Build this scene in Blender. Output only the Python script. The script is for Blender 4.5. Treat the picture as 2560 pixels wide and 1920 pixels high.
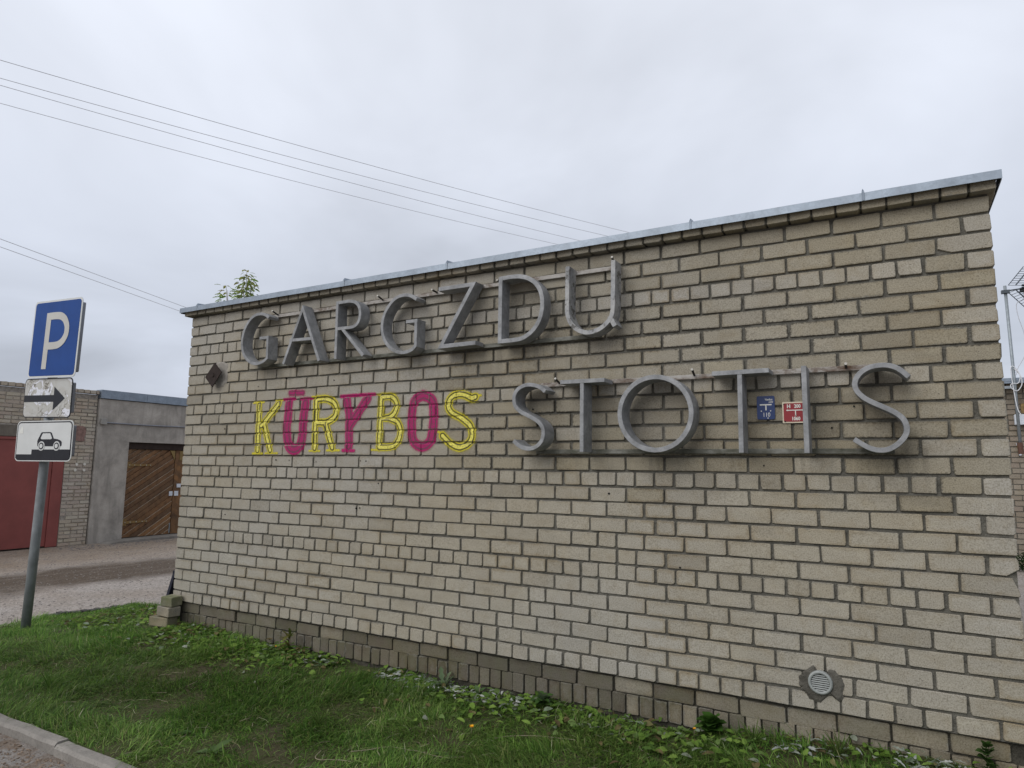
import bpy, math, random
import numpy as np
from mathutils import Matrix, Vector

random.seed(7)
rng = np.random.default_rng(11)
for o in list(bpy.data.objects):
    bpy.data.objects.remove(o)
scene = bpy.context.scene
COL = scene.collection
R = math.radians
PI = math.pi

# ------------------------------------------------------------------ camera
YAW, PIT, ROL = -0.514353186, 0.123575193, 0.0112474201
fw = Vector((math.sin(YAW) * math.cos(PIT), math.cos(YAW) * math.cos(PIT), math.sin(PIT)))
rt = Vector((math.cos(YAW), -math.sin(YAW), 0))
up = rt.cross(fw)
r2 = rt * math.cos(ROL) + up * math.sin(ROL)
u2 = r2.cross(fw)
cam_data = bpy.data.cameras.new('camera')
cam = bpy.data.objects.new('camera', cam_data)
COL.objects.link(cam)
cam.matrix_world = Matrix(((r2.x, u2.x, -fw.x, 6.2203), (r2.y, u2.y, -fw.y, -4.2781),
                           (r2.z, u2.z, -fw.z, 1.3340), (0, 0, 0, 1)))
cam_data.sensor_width = 36
cam_data.sensor_fit = 'HORIZONTAL'
cam_data.lens = 1672.698 / 2560 * 36
cam_data.clip_start = 0.05
cam_data.clip_end = 1000
scene.camera = cam
CAMP = np.array([6.2203, -4.2781, 1.3340])

# ------------------------------------------------------------------ light
SUN_EL, SUN_AZ = R(40), R(202)          # soft, veiled sun behind the camera, a little to the left
world = bpy.data.worlds.new('World')
scene.world = world
world.use_nodes = True
nt = world.node_tree
nt.nodes.clear()


def wn(t, **kw):
    n = nt.nodes.new(t)
    for k, v in kw.items():
        setattr(n, k, v)
    return n


def wl(a, b):
    nt.links.new(a, b)


w_out = wn('ShaderNodeOutputWorld')
w_bg = wn('ShaderNodeBackground')
sky = wn('ShaderNodeTexSky', sky_type='NISHITA')
sky.sun_disc = False
sky.sun_elevation = SUN_EL
sky.sun_rotation = SUN_AZ
sky.air_density = 1.5
sky.dust_density = 4
tc = wn('ShaderNodeTexCoord')
sep = wn('ShaderNodeSeparateXYZ')
wl(tc.outputs['Generated'], sep.inputs[0])
mz = wn('ShaderNodeMath', operation='MAXIMUM')
wl(sep.outputs['Z'], mz.inputs[0])
mz.inputs[1].default_value = 0.0
az = wn('ShaderNodeMath', operation='ADD')
wl(mz.outputs[0], az.inputs[0])
az.inputs[1].default_value = 0.22
dx = wn('ShaderNodeMath', operation='DIVIDE')
dy = wn('ShaderNodeMath', operation='DIVIDE')
wl(sep.outputs['X'], dx.inputs[0]); wl(az.outputs[0], dx.inputs[1])
wl(sep.outputs['Y'], dy.inputs[0]); wl(az.outputs[0], dy.inputs[1])
cmb = wn('ShaderNodeCombineXYZ')
wl(dx.outputs[0], cmb.inputs[0]); wl(dy.outputs[0], cmb.inputs[1])
n1 = wn('ShaderNodeTexNoise')
n1.inputs['Scale'].default_value = 0.95
n1.inputs['Detail'].default_value = 5
n1.inputs['Roughness'].default_value = 0.52
n1.inputs['Distortion'].default_value = 0.4
wl(cmb.outputs[0], n1.inputs['Vector'])
grad = wn('ShaderNodeValToRGB')
e = grad.color_ramp.elements
e[0].position = 0.0; e[0].color = (0.455, 0.495, 0.585, 1)
e[1].position = 1.0; e[1].color = (0.92, 0.95, 1.02, 1)
m = e.new(0.16); m.color = (0.545, 0.585, 0.680, 1)
m = e.new(0.45); m.color = (0.715, 0.750, 0.835, 1)
wl(mz.outputs[0], grad.inputs[0])
cr = wn('ShaderNodeMapRange')
cr.inputs['From Min'].default_value = 0.30
cr.inputs['From Max'].default_value = 0.72
cr.inputs['To Min'].default_value = 0.77
cr.inputs['To Max'].default_value = 1.17
wl(n1.outputs[0], cr.inputs[0])
mulc = wn('ShaderNodeVectorMath', operation='SCALE')
wl(grad.outputs[0], mulc.inputs[0])
wl(cr.outputs[0], mulc.inputs['Scale'])
# the clear sky above the cloud shows through only faintly
skys = wn('ShaderNodeVectorMath', operation='SCALE')
wl(sky.outputs[0], skys.inputs[0])
skys.inputs['Scale'].default_value = 0.10
mixw = wn('ShaderNodeMixRGB')
mixw.inputs[0].default_value = 0.10
wl(mulc.outputs[0], mixw.inputs[1])
wl(skys.outputs[0], mixw.inputs[2])
wl(mixw.outputs[0], w_bg.inputs[0])
w_bg.inputs[1].default_value = 1.0
wl(w_bg.outputs[0], w_out.inputs[0])

sun_data = bpy.data.lights.new('sun', 'SUN')
sun_data.energy = 1.5
sun_data.angle = R(50)
sun_data.color = (1.0, 0.98, 0.95)
sun = bpy.data.objects.new('sun', sun_data)
COL.objects.link(sun)
sd = Vector((math.sin(SUN_AZ) * math.cos(SUN_EL), math.cos(SUN_AZ) * math.cos(SUN_EL), math.sin(SUN_EL)))
sun.rotation_euler = sd.to_track_quat('Z', 'Y').to_euler()

vs = scene.view_settings
vs.view_transform = 'Standard'
vs.look = 'None'
vs.exposure = 0.20
vs.gamma = 1.0
vs.use_curve_mapping = False
scene.render.engine = 'CYCLES'


# ------------------------------------------------------------------ numpy value noise
class VN:
    def __init__(self, seed):
        self.g = np.random.default_rng(seed).random((64, 64))

    def base(self, x, y):
        xi = np.floor(x).astype(int); yi = np.floor(y).astype(int)
        fx = x - xi; fy = y - yi
        fx = fx * fx * (3 - 2 * fx); fy = fy * fy * (3 - 2 * fy)
        g = self.g
        a = g[xi % 64, yi % 64]; b = g[(xi + 1) % 64, yi % 64]
        c = g[xi % 64, (yi + 1) % 64]; d = g[(xi + 1) % 64, (yi + 1) % 64]
        return (a * (1 - fx) + b * fx) * (1 - fy) + (c * (1 - fx) + d * fx) * fy

    def __call__(self, x, y, oct=3):
        x = np.asarray(x, float); y = np.asarray(y, float)
        s = 0; w = 1; t = 0
        for k in range(oct):
            s = s + w * self.base(x * 2 ** k + 17 * k, y * 2 ** k + 9 * k); t += w; w *= .5
        return s / t


NA, NB, NC_ = VN(1), VN(2), VN(3)


# ------------------------------------------------------------------ helpers: objects
def link(o, parent=None):
    COL.objects.link(o)
    if parent is not None:
        o.parent = parent
    return o


def tag(o, label=None, cat=None, group=None, kind=None):
    if label: o['label'] = label
    if cat: o['category'] = cat
    if group: o['group'] = group
    if kind: o['kind'] = kind
    return o


def empty(name, loc=(0, 0, 0), rz=0.0, label=None, cat=None, group=None):
    o = bpy.data.objects.new(name, None)
    o.empty_display_size = .1
    o.location = loc
    o.rotation_euler = (0, 0, rz)
    link(o)
    return tag(o, label, cat, group)


class MB:
    """collects shapes, builds ONE mesh object"""

    def __init__(self):
        self.v = []; self.f = []; self.fc = []

    def add(self, vs_, fs_, M=None):
        b = len(self.v)
        for p in vs_:
            p = Vector(p)
            self.v.append(tuple(M @ p) if M is not None else tuple(p))
        for f in fs_:
            self.f.append(tuple(b + i for i in f))
        return self

    def box(self, c, s, M=None, rz=0.0, bev=0.0):
        x, y, z = s[0] / 2, s[1] / 2, s[2] / 2
        T = Matrix.Translation(c) @ Matrix.Rotation(rz, 4, 'Z')
        if M is not None: T = M @ T
        if bev <= 0:
            vs_ = [(sx * x, sy * y, sz * z) for sx in (-1, 1) for sy in (-1, 1) for sz in (-1, 1)]
            fs_ = [(0, 1, 3, 2), (4, 6, 7, 5), (0, 4, 5, 1), (2, 3, 7, 6), (0, 2, 6, 4), (1, 5, 7, 3)]
            return self.add(vs_, fs_, T)
        b = bev
        vs_ = []; idx = {}
        for sx in (-1, 1):
            for sy in (-1, 1):
                for sz in (-1, 1):
                    for ax in range(3):
                        p = [sx * (x - b), sy * (y - b), sz * (z - b)]
                        p[ax] = (sx * x, sy * y, sz * z)[ax]
                        idx[(sx, sy, sz, ax)] = len(vs_); vs_.append(tuple(p))
        fs_ = []
        S = (-1, 1)
        for ax in range(3):
            for s_ in S:
                o2 = [k for k in range(3) if k != ax]
                q = []
                for a, b2 in ((-1, -1), (1, -1), (1, 1), (-1, 1)):
                    t = [0, 0, 0]; t[ax] = s_; t[o2[0]] = a; t[o2[1]] = b2
                    q.append(idx[(t[0], t[1], t[2], ax)])
                fs_.append(q)
        for ax in range(3):
            o2 = [k for k in range(3) if k != ax]
            for a in S:
                for b2 in S:
                    t0 = [0, 0, 0]; t0[o2[0]] = a; t0[o2[1]] = b2
                    t1 = list(t0); t0[ax] = -1; t1[ax] = 1
                    fs_.append([idx[(*t0, o2[0])], idx[(*t1, o2[0])], idx[(*t1, o2[1])], idx[(*t0, o2[1])]])
        for sx in S:
            for sy in S:
                for sz in S:
                    fs_.append([idx[(sx, sy, sz, k)] for k in range(3)])
        return self.add(vs_, fs_, T)

    def prism(self, poly, y0, y1, M=None, cap=True):
        """polygon in (x,z) extruded from y0 (front) to y1"""
        n = len(poly)
        vs_ = [(p[0], y0, p[1]) for p in poly] + [(p[0], y1, p[1]) for p in poly]
        fs_ = [(i, (i + 1) % n, n + (i + 1) % n, n + i) for i in range(n)]
        if cap:
            fs_ += [tuple(range(n))[::-1], tuple(range(n, 2 * n))]
        return self.add(vs_, fs_, M)

    def ribbon(self, pts, w, y0, y1, closed=False, M=None, endcap=True):
        """stroke of width w along a centre line in (x,z), extruded y0 to y1"""
        P = [Vector(p) for p in pts]
        n = len(P)
        L = []; Rr = []
        for i in range(n):
            if closed:
                a, b = P[i - 1], P[(i + 1) % n]
                d0 = (P[i] - a).normalized(); d1 = (b - P[i]).normalized()
            else:
                d0 = (P[i] - P[i - 1]).normalized() if i > 0 else (P[1] - P[0]).normalized()
                d1 = (P[i + 1] - P[i]).normalized() if i < n - 1 else d0
            n0 = Vector((-d0.y, d0.x)); n1_ = Vector((-d1.y, d1.x))
            mm = n0 + n1_
            if mm.length < 1e-6: mm = n0
            mm.normalize()
            k = (w / 2) / max(.28, mm.dot(n0))
            L.append(P[i] + mm * k); Rr.append(P[i] - mm * k)
        vs_ = []
        for i in range(n):
            vs_ += [(L[i].x, y0, L[i].y), (Rr[i].x, y0, Rr[i].y), (Rr[i].x, y1, Rr[i].y), (L[i].x, y1, L[i].y)]
        fs_ = []
        for i in range(n if closed else n - 1):
            a = 4 * i; b = 4 * ((i + 1) % n)
            for k in range(4):
                fs_.append((a + k, a + (k + 1) % 4, b + (k + 1) % 4, b + k))
        if not closed:
            fs_ += [(0, 3, 2, 1), (4 * n - 4, 4 * n - 3, 4 * n - 2, 4 * n - 1)]
        return self.add(vs_, fs_, M)

    def tube(self, pts, r, n=6, M=None, cap=True, r1=None):
        P = [Vector(p) for p in pts]
        b = len(self.v)
        m = len(P)
        prev = None
        for i in range(m):
            d = (P[min(i + 1, m - 1)] - P[max(i - 1, 0)]).normalized()
            ref = prev if prev is not None else (Vector((0, 0, 1)) if abs(d.z) < .9 else Vector((1, 0, 0)))
            a = d.cross(ref)
            if a.length < 1e-5:
                a = d.orthogonal()
            a.normalize()
            c = a.cross(d).normalized()
            prev = c
            rr = r if r1 is None else r + (r1 - r) * i / max(1, m - 1)
            for k in range(n):
                t = 2 * PI * k / n
                p = P[i] + a * (rr * math.cos(t)) + c * (rr * math.sin(t))
                self.v.append(tuple(M @ p) if M is not None else tuple(p))
        for i in range(m - 1):
            for k in range(n):
                self.f.append((b + i * n + k, b + i * n + (k + 1) % n, b + (i + 1) * n + (k + 1) % n, b + (i + 1) * n + k))
        if cap:
            self.f.append(tuple(b + k for k in range(n))[::-1])
            self.f.append(tuple(b + (m - 1) * n + k for k in range(n)))
        return self

    def mesh(self, name, mat, smooth=False):
        me = bpy.data.meshes.new(name)
        me.from_pydata(self.v, [], self.f)
        for mt in (mat if isinstance(mat, (list, tuple)) else [mat]):
            me.materials.append(mt)
        if smooth:
            me.polygons.foreach_set('use_smooth', [True] * len(me.polygons))
        me.update()
        return me

    def build(self, name, mat, parent=None, smooth=False, loc=None):
        o = bpy.data.objects.new(name, self.mesh(name, mat, smooth))
        if loc is not None: o.location = loc
        return link(o, parent)


def np_mesh(name, V, loops, starts, mat, colors=None, attr='tone_col', smooth=False):
    me = bpy.data.meshes.new(name)
    me.vertices.add(len(V))
    me.vertices.foreach_set('co', np.ascontiguousarray(V, dtype=np.float32).ravel())
    me.loops.add(len(loops))
    me.loops.foreach_set('vertex_index', np.ascontiguousarray(loops, dtype=np.int32))
    me.polygons.add(len(starts))
    me.polygons.foreach_set('loop_start', np.ascontiguousarray(starts, dtype=np.int32))
    if colors is not None:
        a = me.attributes.new(attr, 'FLOAT_COLOR', 'POINT')
        a.data.foreach_set('color', np.ascontiguousarray(colors, dtype=np.float32).ravel())
    me.materials.append(mat)
    if smooth:
        me.polygons.foreach_set('use_smooth', np.ones(len(starts), dtype=bool))
    me.update(calc_edges=True)
    me.validate()
    return me


def catmull(pts, k=5, closed=False):
    P = [np.array(p, float) for p in pts]
    n = len(P)
    out = []
    rngi = range(n if closed else n - 1)
    for i in rngi:
        p1 = P[i]; p2 = P[(i + 1) % n]
        p0 = P[i - 1] if (closed or i > 0) else 2 * p1 - p2
        p3 = P[(i + 2) % n] if (closed or i < n - 2) else 2 * p2 - p1
        for j in range(k):
            t = j / k
            out.append(tuple(.5 * (2 * p1 + (p2 - p0) * t + (2 * p0 - 5 * p1 + 4 * p2 - p3) * t * t + (3 * p1 - p0 - 3 * p2 + p3) * t ** 3)))
    if not closed:
        out.append(tuple(P[-1]))
    return out


# ------------------------------------------------------------------ helpers: materials
class Mat:
    def __init__(self, name, rough=.8, metal=0.0, spec=.3):
        self.m = bpy.data.materials.new(name)
        self.m.use_nodes = True
        self.t = self.m.node_tree
        self.b = self.t.nodes['Principled BSDF']
        self.b.inputs['Roughness'].default_value = rough
        self.b.inputs['Metallic'].default_value = metal
        self.b.inputs['Specular IOR Level'].default_value = spec
        self._pos = None

    def n(self, t, **kw):
        n = self.t.nodes.new(t)
        for k, v in kw.items(): setattr(n, k, v)
        return n

    def l(self, a, b):
        self.t.links.new(a, b)

    def pos(self, scale=(1, 1, 1), kind='world'):
        if kind == 'object':
            s = self.n('ShaderNodeTexCoord').outputs['Object']
        else:
            s = self.n('ShaderNodeNewGeometry').outputs['Position']
        mp = self.n('ShaderNodeMapping')
        mp.inputs['Scale'].default_value = scale
        self.l(s, mp.inputs[0])
        return mp.outputs[0]

    def noise(self, scale, detail=3, rough=.55, dist=0., vec=None):
        n = self.n('ShaderNodeTexNoise')
        n.inputs['Scale'].default_value = scale
        n.inputs['Detail'].default_value = detail
        n.inputs['Roughness'].default_value = rough
        n.inputs['Distortion'].default_value = dist
        self.l(vec if vec is not None else self.pos(), n.inputs['Vector'])
        return n.outputs[0]

    def ramp(self, fac, stops):
        r = self.n('ShaderNodeValToRGB')
        el = r.color_ramp.elements
        while len(el) < len(stops): el.new(.5)
        for e_, (p, c) in zip(el, stops):
            e_.position = p
            e_.color = (c, c, c, 1) if not isinstance(c, (tuple, list)) else (*c, 1)
        self.l(fac, r.inputs[0])
        return r.outputs[0]

    def mix(self, fac, a, b, mode='MIX'):
        x = self.n('ShaderNodeMixRGB', blend_type=mode)
        for i, v in enumerate((fac, a, b)):
            if isinstance(v, (int, float)): x.inputs[i].default_value = v if i == 0 else (v, v, v, 1)
            elif isinstance(v, tuple): x.inputs[i].default_value = (*v, 1)
            else: self.l(v, x.inputs[i])
        return x.outputs[0]

    def math(self, op, a, b=0.0):
        x = self.n('ShaderNodeMath', operation=op)
        for i, v in enumerate((a, b)):
            if isinstance(v, (int, float)): x.inputs[i].default_value = v
            else: self.l(v, x.inputs[i])
        return x.outputs[0]

    def color(self, c):
        if isinstance(c, tuple): self.b.inputs['Base Color'].default_value = (*c, 1)
        else: self.l(c, self.b.inputs['Base Color'])
        return self

    def bump(self, h, strength=.4, dist=.004):
        b = self.n('ShaderNodeBump')
        b.inputs['Strength'].default_value = strength
        b.inputs['Distance'].default_value = dist
        self.l(h, b.inputs['Height'])
        self.l(b.outputs[0], self.b.inputs['Normal'])
        return self


def plain(name, col, rough=.7, metal=0., var=.12, scale=12, bump=0., spec=.3):
    M = Mat(name, rough, metal, spec)
    f = M.noise(scale, 4, .6)
    lo = tuple(c * (1 - var) for c in col); hi = tuple(min(1, c * (1 + var)) for c in col)
    M.color(M.ramp(f, [(.3, lo), (.7, hi)]))
    if bump: M.bump(M.noise(scale * 6, 3), .5, bump)
    return M.m


def brick_material(name, tones, dirt=.5, scale=1.0, greenish=.0, soot=.6):
    M = Mat(name, .92, 0, .15)
    oi = M.n('ShaderNodeObjectInfo').outputs['Random']
    at = M.n('ShaderNodeAttribute', attribute_name='tone')
    rnd = M.math('FRACT', M.math('ADD', oi, at.outputs['Fac']))
    base = M.ramp(rnd, tones)
    # slow change from one delivery of bricks to the next
    big = M.noise(.55, 2, .5)
    base = M.mix(M.ramp(big, [(.40, 0.), (.62, 1.)]), base, M.mix(1.0, base, (1.0, .965, .885), 'MULTIPLY'))
    # blotches inside a brick
    bl = M.noise(9 * scale, 4, .6, .3)
    base = M.mix(M.ramp(bl, [(.50, 0.), (.74, .34)]), base, M.mix(1.0, base, (.74, .65, .50), 'MULTIPLY'))
    pale = M.noise(7 * scale, 3, .6, .2, M.pos((1, 1, 1.6)))
    base = M.mix(M.ramp(pale, [(.54, 0.), (.72, .40)]), base, M.mix(1.0, base, (1.20, 1.20, 1.16), 'MULTIPLY'))
    # rims of single bricks stained brown, or black with soot, by what runs along the joints
    bc = M.n('ShaderNodeAttribute', attribute_name='rim')
    sp_ = M.n('ShaderNodeSeparateXYZ')
    M.l(bc.outputs['Vector'], sp_.inputs[0])
    ex = M.math('MULTIPLY', M.math('SUBTRACT', 1.0, M.math('ABSOLUTE', sp_.outputs[0])), sp_.outputs[2])
    ez = M.math('SUBTRACT', 1.0, M.math('ABSOLUTE', sp_.outputs[1]))
    ed_ = M.math('MINIMUM', ex, ez)
    wv = M.math('ADD', ed_, M.math('MULTIPLY', M.math('SUBTRACT', M.noise(26, 4, .65), .5), 1.1))
    rim = M.ramp(wv, [(.10, 1.), (.52, 0.)])
    base = M.mix(M.math('MULTIPLY', rim, M.ramp(M.noise(1.7, 3, .6), [(.46, .0), (.68, .70)])), base, M.mix(1.0, base, (.72, .62, .46), 'MULTIPLY'))
    wv2 = M.math('ADD', ed_, M.math('MULTIPLY', M.math('SUBTRACT', M.noise(60, 4, .7), .5), .9))
    rim2 = M.ramp(wv2, [(.02, 1.), (.24, 0.)])
    base = M.mix(M.math('MULTIPLY', rim2, M.ramp(M.noise(1.15, 3, .6, 0., M.pos((1, 1, 1.4))), [(.56 - .16 * soot, .0), (.74 - .14 * soot, soot)])), base, (.075, .068, .054))
    # mortar smeared over the arrises
    wv3 = M.math('ADD', ed_, M.math('MULTIPLY', M.math('SUBTRACT', M.noise(34, 5, .7), .5), 1.0))
    rim3 = M.ramp(wv3, [(-.0, 1.), (.16, 0.)])
    base = M.mix(M.math('MULTIPLY', rim3, M.ramp(M.noise(3.3, 3, .6), [(.48, .0), (.60, .75)])), base, (.21, .20, .175))
    # soot and lichen, brushed along the courses
    so = M.noise(2.2, 5, .68, .5, M.pos((.7, 1, 2.0)))
    base = M.mix(M.ramp(so, [(.53, 0.), (.78, dirt)]), base, (.125, .115, .095))
    # streaks run down from the rails of the metal letters
    sx_ = M.n('ShaderNodeSeparateXYZ')
    M.l(M.pos(), sx_.inputs[0])
    stn = M.ramp(M.noise(1.0, 4, .65, .2, M.pos((11, 1, .9))), [(.50, 0.), (.68, 1.)])
    for ztop, zlow, x0_, x1_ in ((2.26, 1.92, 1.0, 4.75), (1.46, 1.18, 4.0, 6.4)):
        mz_ = M.n('ShaderNodeMapRange'); M.l(sx_.outputs[2], mz_.inputs[0])
        mz_.inputs['From Min'].default_value = zlow; mz_.inputs['From Max'].default_value = ztop
        below = M.math('LESS_THAN', sx_.outputs[2], ztop)
        inx = M.math('MULTIPLY', M.math('GREATER_THAN', sx_.outputs[0], x0_), M.math('LESS_THAN', sx_.outputs[0], x1_))
        k_ = M.math('MULTIPLY', M.math('MULTIPLY', mz_.outputs[0], below), M.math('MULTIPLY', inx, stn))
        base = M.mix(M.math('MULTIPLY', k_, .55), base, (.11, .10, .082))
    # grain and open pores
    gr = M.noise(150 * scale, 3, .7)
    base = M.mix(M.ramp(gr, [(.36, .85), (.56, 0.)]), base, M.mix(1.0, base, (.62, .60, .56), 'MULTIPLY'))
    vo = M.n('ShaderNodeTexVoronoi')
    vo.inputs['Scale'].default_value = 46 * scale
    M.l(M.pos(), vo.inputs['Vector'])
    po = M.ramp(vo.outputs['Distance'], [(.07, 1.), (.13, 0.)])
    pm = M.math('MULTIPLY', po, M.ramp(M.noise(23, 2), [(.48, 0.), (.56, .85)]))
    base = M.mix(pm, base, (.075, .065, .05))
    if greenish:
        g = M.noise(5, 4, .6)
        base = M.mix(M.ramp(g, [(.40, 0.), (.65, greenish)]), base, (.10, .115, .045))
    M.color(base)
    h = M.math('ADD', M.noise(120 * scale, 4, .65), M.math('MULTIPLY', M.noise(22 * scale, 3), 1.4))
    h = M.math('SUBTRACT', h, M.math('MULTIPLY', pm, .8))
    M.bump(h, .55, .0035)
    return M.m


T_UP = [(.0, (.240, .218, .174)), (.12, (.305, .282, .231)), (.42, (.288, .264, .212)), (.62, (.328, .304, .252)), (.82, (.282, .260, .214)), (1., (.308, .281, .220))]
T_LO = [(.0, (.285, .267, .231)), (.12, (.350, .332, .293)), (.42, (.338, .318, .276)), (.62, (.370, .352, .314)), (.82, (.325, .306, .268)), (1., (.345, .321, .273))]
m_brick = brick_material('silicate_brick', T_LO, .26, soot=.45)
m_brick_y = brick_material('weathered_silicate_brick', T_UP, .34, soot=.95)
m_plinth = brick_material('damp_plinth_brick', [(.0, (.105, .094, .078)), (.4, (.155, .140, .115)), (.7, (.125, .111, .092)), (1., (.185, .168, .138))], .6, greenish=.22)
m_loose = brick_material('mossy_loose_brick', [(.0, (.27, .25, .19)), (1., (.36, .34, .275))], .5, greenish=.75)
m_gbrick = brick_material('garage_brick', [(.0, (.40, .345, .29)), (.3, (.46, .415, .355)), (.55, (.43, .365, .325)), (.8, (.50, .465, .40)), (1., (.39, .355, .31))], .3, .7)
m_rbrick = brick_material('far_brick', [(.0, (.25, .215, .175)), (.5, (.305, .27, .22)), (1., (.27, .225, .19))], .3, .6)


def mortar_material(name, col):
    M = Mat(name, .95, 0, .1)
    f = M.noise(14, 5, .65)
    c = M.ramp(f, [(.28, tuple(a * .55 for a in col)), (.5, col), (.75, tuple(a * 1.35 for a in col))])
    d = M.noise(1.6, 4, .6)
    c = M.mix(M.ramp(d, [(.50, 0.), (.75, .55)]), c, (.060, .055, .042))
    M.color(c)
    M.bump(M.math('ADD', M.noise(75, 5, .7), M.math('MULTIPLY', M.noise(18, 3), 2.)), .9, .010)
    return M.m


m_mortar = mortar_material('grey_mortar', (.128, .122, .104))
m_gmortar = mortar_material('garage_mortar', (.31, .28, .245))
m_patch = mortar_material('cement_patch', (.112, .105, .090))


def metal_letter_material(name, stain):
    M = Mat(name, .6, .12, .3)
    a = M.noise(11, 5, .65, .3)
    c = M.ramp(a, [(.25, (.145, .148, .151)), (.5, (.245, .25, .257)), (.75, (.36, .366, .373))])
    b = M.noise(60, 4, .7)
    c = M.mix(M.ramp(b, [(.55, 0.), (.75, .5)]), c, (.13, .13, .125))
    s = M.noise(6, 5, .7, .6, M.pos((1, 1, .45)))
    c = M.mix(M.ramp(s, [(.58 - stain * .16, 0.), (.80 - stain * .12, .55 + .3 * stain)]), c, (.135, .125, .105) if stain < .5 else (.50, .49, .46))
    if stain > .5:
        s2 = M.noise(19, 5, .7)
        c = M.mix(M.ramp(s2, [(.53, 0.), (.60, .85)]), c, (.075, .07, .062))
    M.color(c)
    M.l(M.ramp(b, [(.3, .45), (.7, .7)]), M.b.inputs['Roughness'])
    M.bump(M.noise(90, 3), .25, .0015)
    return M.m


m_letter = metal_letter_material('weathered_letter_metal', .15)
m_letter_u = metal_letter_material('flaking_letter_metal', .8)


def zinc_material(name, col):
    M = Mat(name, .48, .55, .4)
    a = M.noise(7, 4, .6)
    v = M.n('ShaderNodeTexVoronoi')
    v.inputs['Scale'].default_value = 60
    M.l(M.pos(), v.inputs['Vector'])
    c = M.ramp(a, [(.3, tuple(x * .8 for x in col)), (.7, tuple(min(1, x * 1.1) for x in col))])
    bw = M.n('ShaderNodeRGBToBW'); M.l(v.outputs['Color'], bw.inputs[0])
    c = M.mix(.10, c, bw.outputs[0], 'OVERLAY')
    st = M.noise(4, 4, .6, .4, M.pos((3, 1, .5)))
    c = M.mix(M.ramp(st, [(.56, 0.), (.75, .45)]), c, (.20, .22, .25))
    M.color(c)
    M.bump(M.noise(3.5, 2), .3, .012)
    return M.m


m_zinc = zinc_material('galvanised_sheet', (.245, .285, .335))
m_gzinc = zinc_material('grey_blue_flashing', (.24, .285, .34))


def rail_material():
    M = Mat('rusty_rail', .75, .2)
    a = M.noise(17, 5, .7, .2, M.pos((.5, 1, 1)))
    M.color(M.ramp(a, [(.30, (.09, .055, .035)), (.43, (.20, .17, .145)), (.52, (.33, .31, .285)), (.70, (.40, .385, .36))]))
    M.bump(M.noise(80, 3), .4, .002)
    return M.m


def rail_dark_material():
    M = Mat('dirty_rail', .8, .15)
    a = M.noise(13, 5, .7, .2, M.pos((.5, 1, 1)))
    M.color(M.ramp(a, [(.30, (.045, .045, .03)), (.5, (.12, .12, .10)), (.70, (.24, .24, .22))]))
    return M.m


m_rail = rail_material()
m_rail_d = rail_dark_material()
m_rust = plain('rusted_iron', (.030, .021, .018), .85, .1, .4, 30, .002)
m_bolt_dark = plain('dark_bolt', (.045, .042, .04), .6, .4, .3)
m_bolt_tip = plain('pale_bolt_end', (.40, .385, .35), .6, .1, .2)
m_roof = plain('roofing_felt', (.07, .07, .07), .95, 0, .2, 5, .004)


def soil_material():
    M = Mat('lawn_soil', .97, 0, .1)
    a = M.noise(2.2, 5, .65)
    c = M.ramp(a, [(.30, (.060, .048, .032)), (.5, (.058, .062, .026)), (.7, (.055, .078, .024))])
    b = M.noise(45, 4, .7)
    c = M.mix(M.ramp(b, [(.45, 0.), (.7, .6)]), c, (.10, .085, .055))
    M.color(c)
    M.bump(M.noise(50, 5, .7), .8, .02)
    return M.m


m_soil = soil_material()


def gravel_material():
    M = Mat('gravel_ground', .93, 0, .2)
    sep_ = M.n('ShaderNodeSeparateXYZ')
    M.l(M.pos(), sep_.inputs[0])
    fine = M.noise(34, 5, .8)
    c = M.ramp(fine, [(.30, (.105, .090, .078)), (.46, (.265, .238, .215)), (.66, (.42, .385, .355))])
    patchy = M.noise(1.1, 4, .6)
    c = M.mix(M.ramp(patchy, [(.42, 0.), (.68, .5)]), c, M.mix(1., c, (.74, .66, .56), 'MULTIPLY'))
    # damp, earthy wheel track running along the drive
    wob = M.math('MULTIPLY', M.math('SUBTRACT', M.noise(.9, 3, .6), .5), 1.5)
    x = M.math('ADD', sep_.outputs['X'], wob)
    d = M.math('ABSOLUTE', M.math('SUBTRACT', x, -4.75))
    band = M.ramp(M.math('MULTIPLY', d, .5), [(.26, 1.), (.60, 0.)])
    streak = M.noise(3.0, 5, .7, .3, M.pos((1.6, .22, 1)))
    band = M.math('MULTIPLY', band, M.ramp(streak, [(.28, .72), (.50, 1.)]))
    c = M.mix(M.math('MULTIPLY', band, .9), c, M.mix(1.0, M.ramp(fine, [(.3, (.028, .020, .014)), (.7, (.105, .076, .052))]), (1., 1., 1.), 'MULTIPLY'))
    far_ = M.n('ShaderNodeMapRange'); M.l(x, far_.inputs[0])
    far_.inputs['From Min'].default_value = -5.6; far_.inputs['From Max'].default_value = -6.6
    c = M.mix(M.math('MULTIPLY', far_.outputs[0], .8), c, M.mix(1.0, c, (.80, .72, .62), 'MULTIPLY'))
    M.color(c)
    M.bump(M.math('ADD', M.noise(60, 4, .7), M.noise(14, 3)), .8, .014)
    return M.m


m_gravel = gravel_material()


def pavement_material():
    M = Mat('dusty_pavement', .93, 0, .2)
    f = M.noise(70, 4, .75)
    c = M.ramp(f, [(.3, (.125, .115, .105)), (.55, (.215, .200, .185)), (.75, (.31, .29, .27))])
    p = M.noise(5.5, 5, .7, .5)
    c = M.mix(M.ramp(p, [(.46, 0.), (.60, .75)]), c, M.ramp(f, [(.3, (.065, .045, .032)), (.7, (.20, .145, .10))]))
    M.color(c)
    M.bump(M.math('ADD', M.noise(60, 4, .7), M.noise(9, 3)), .8, .012)
    return M.m


m_pave = pavement_material()


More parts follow.
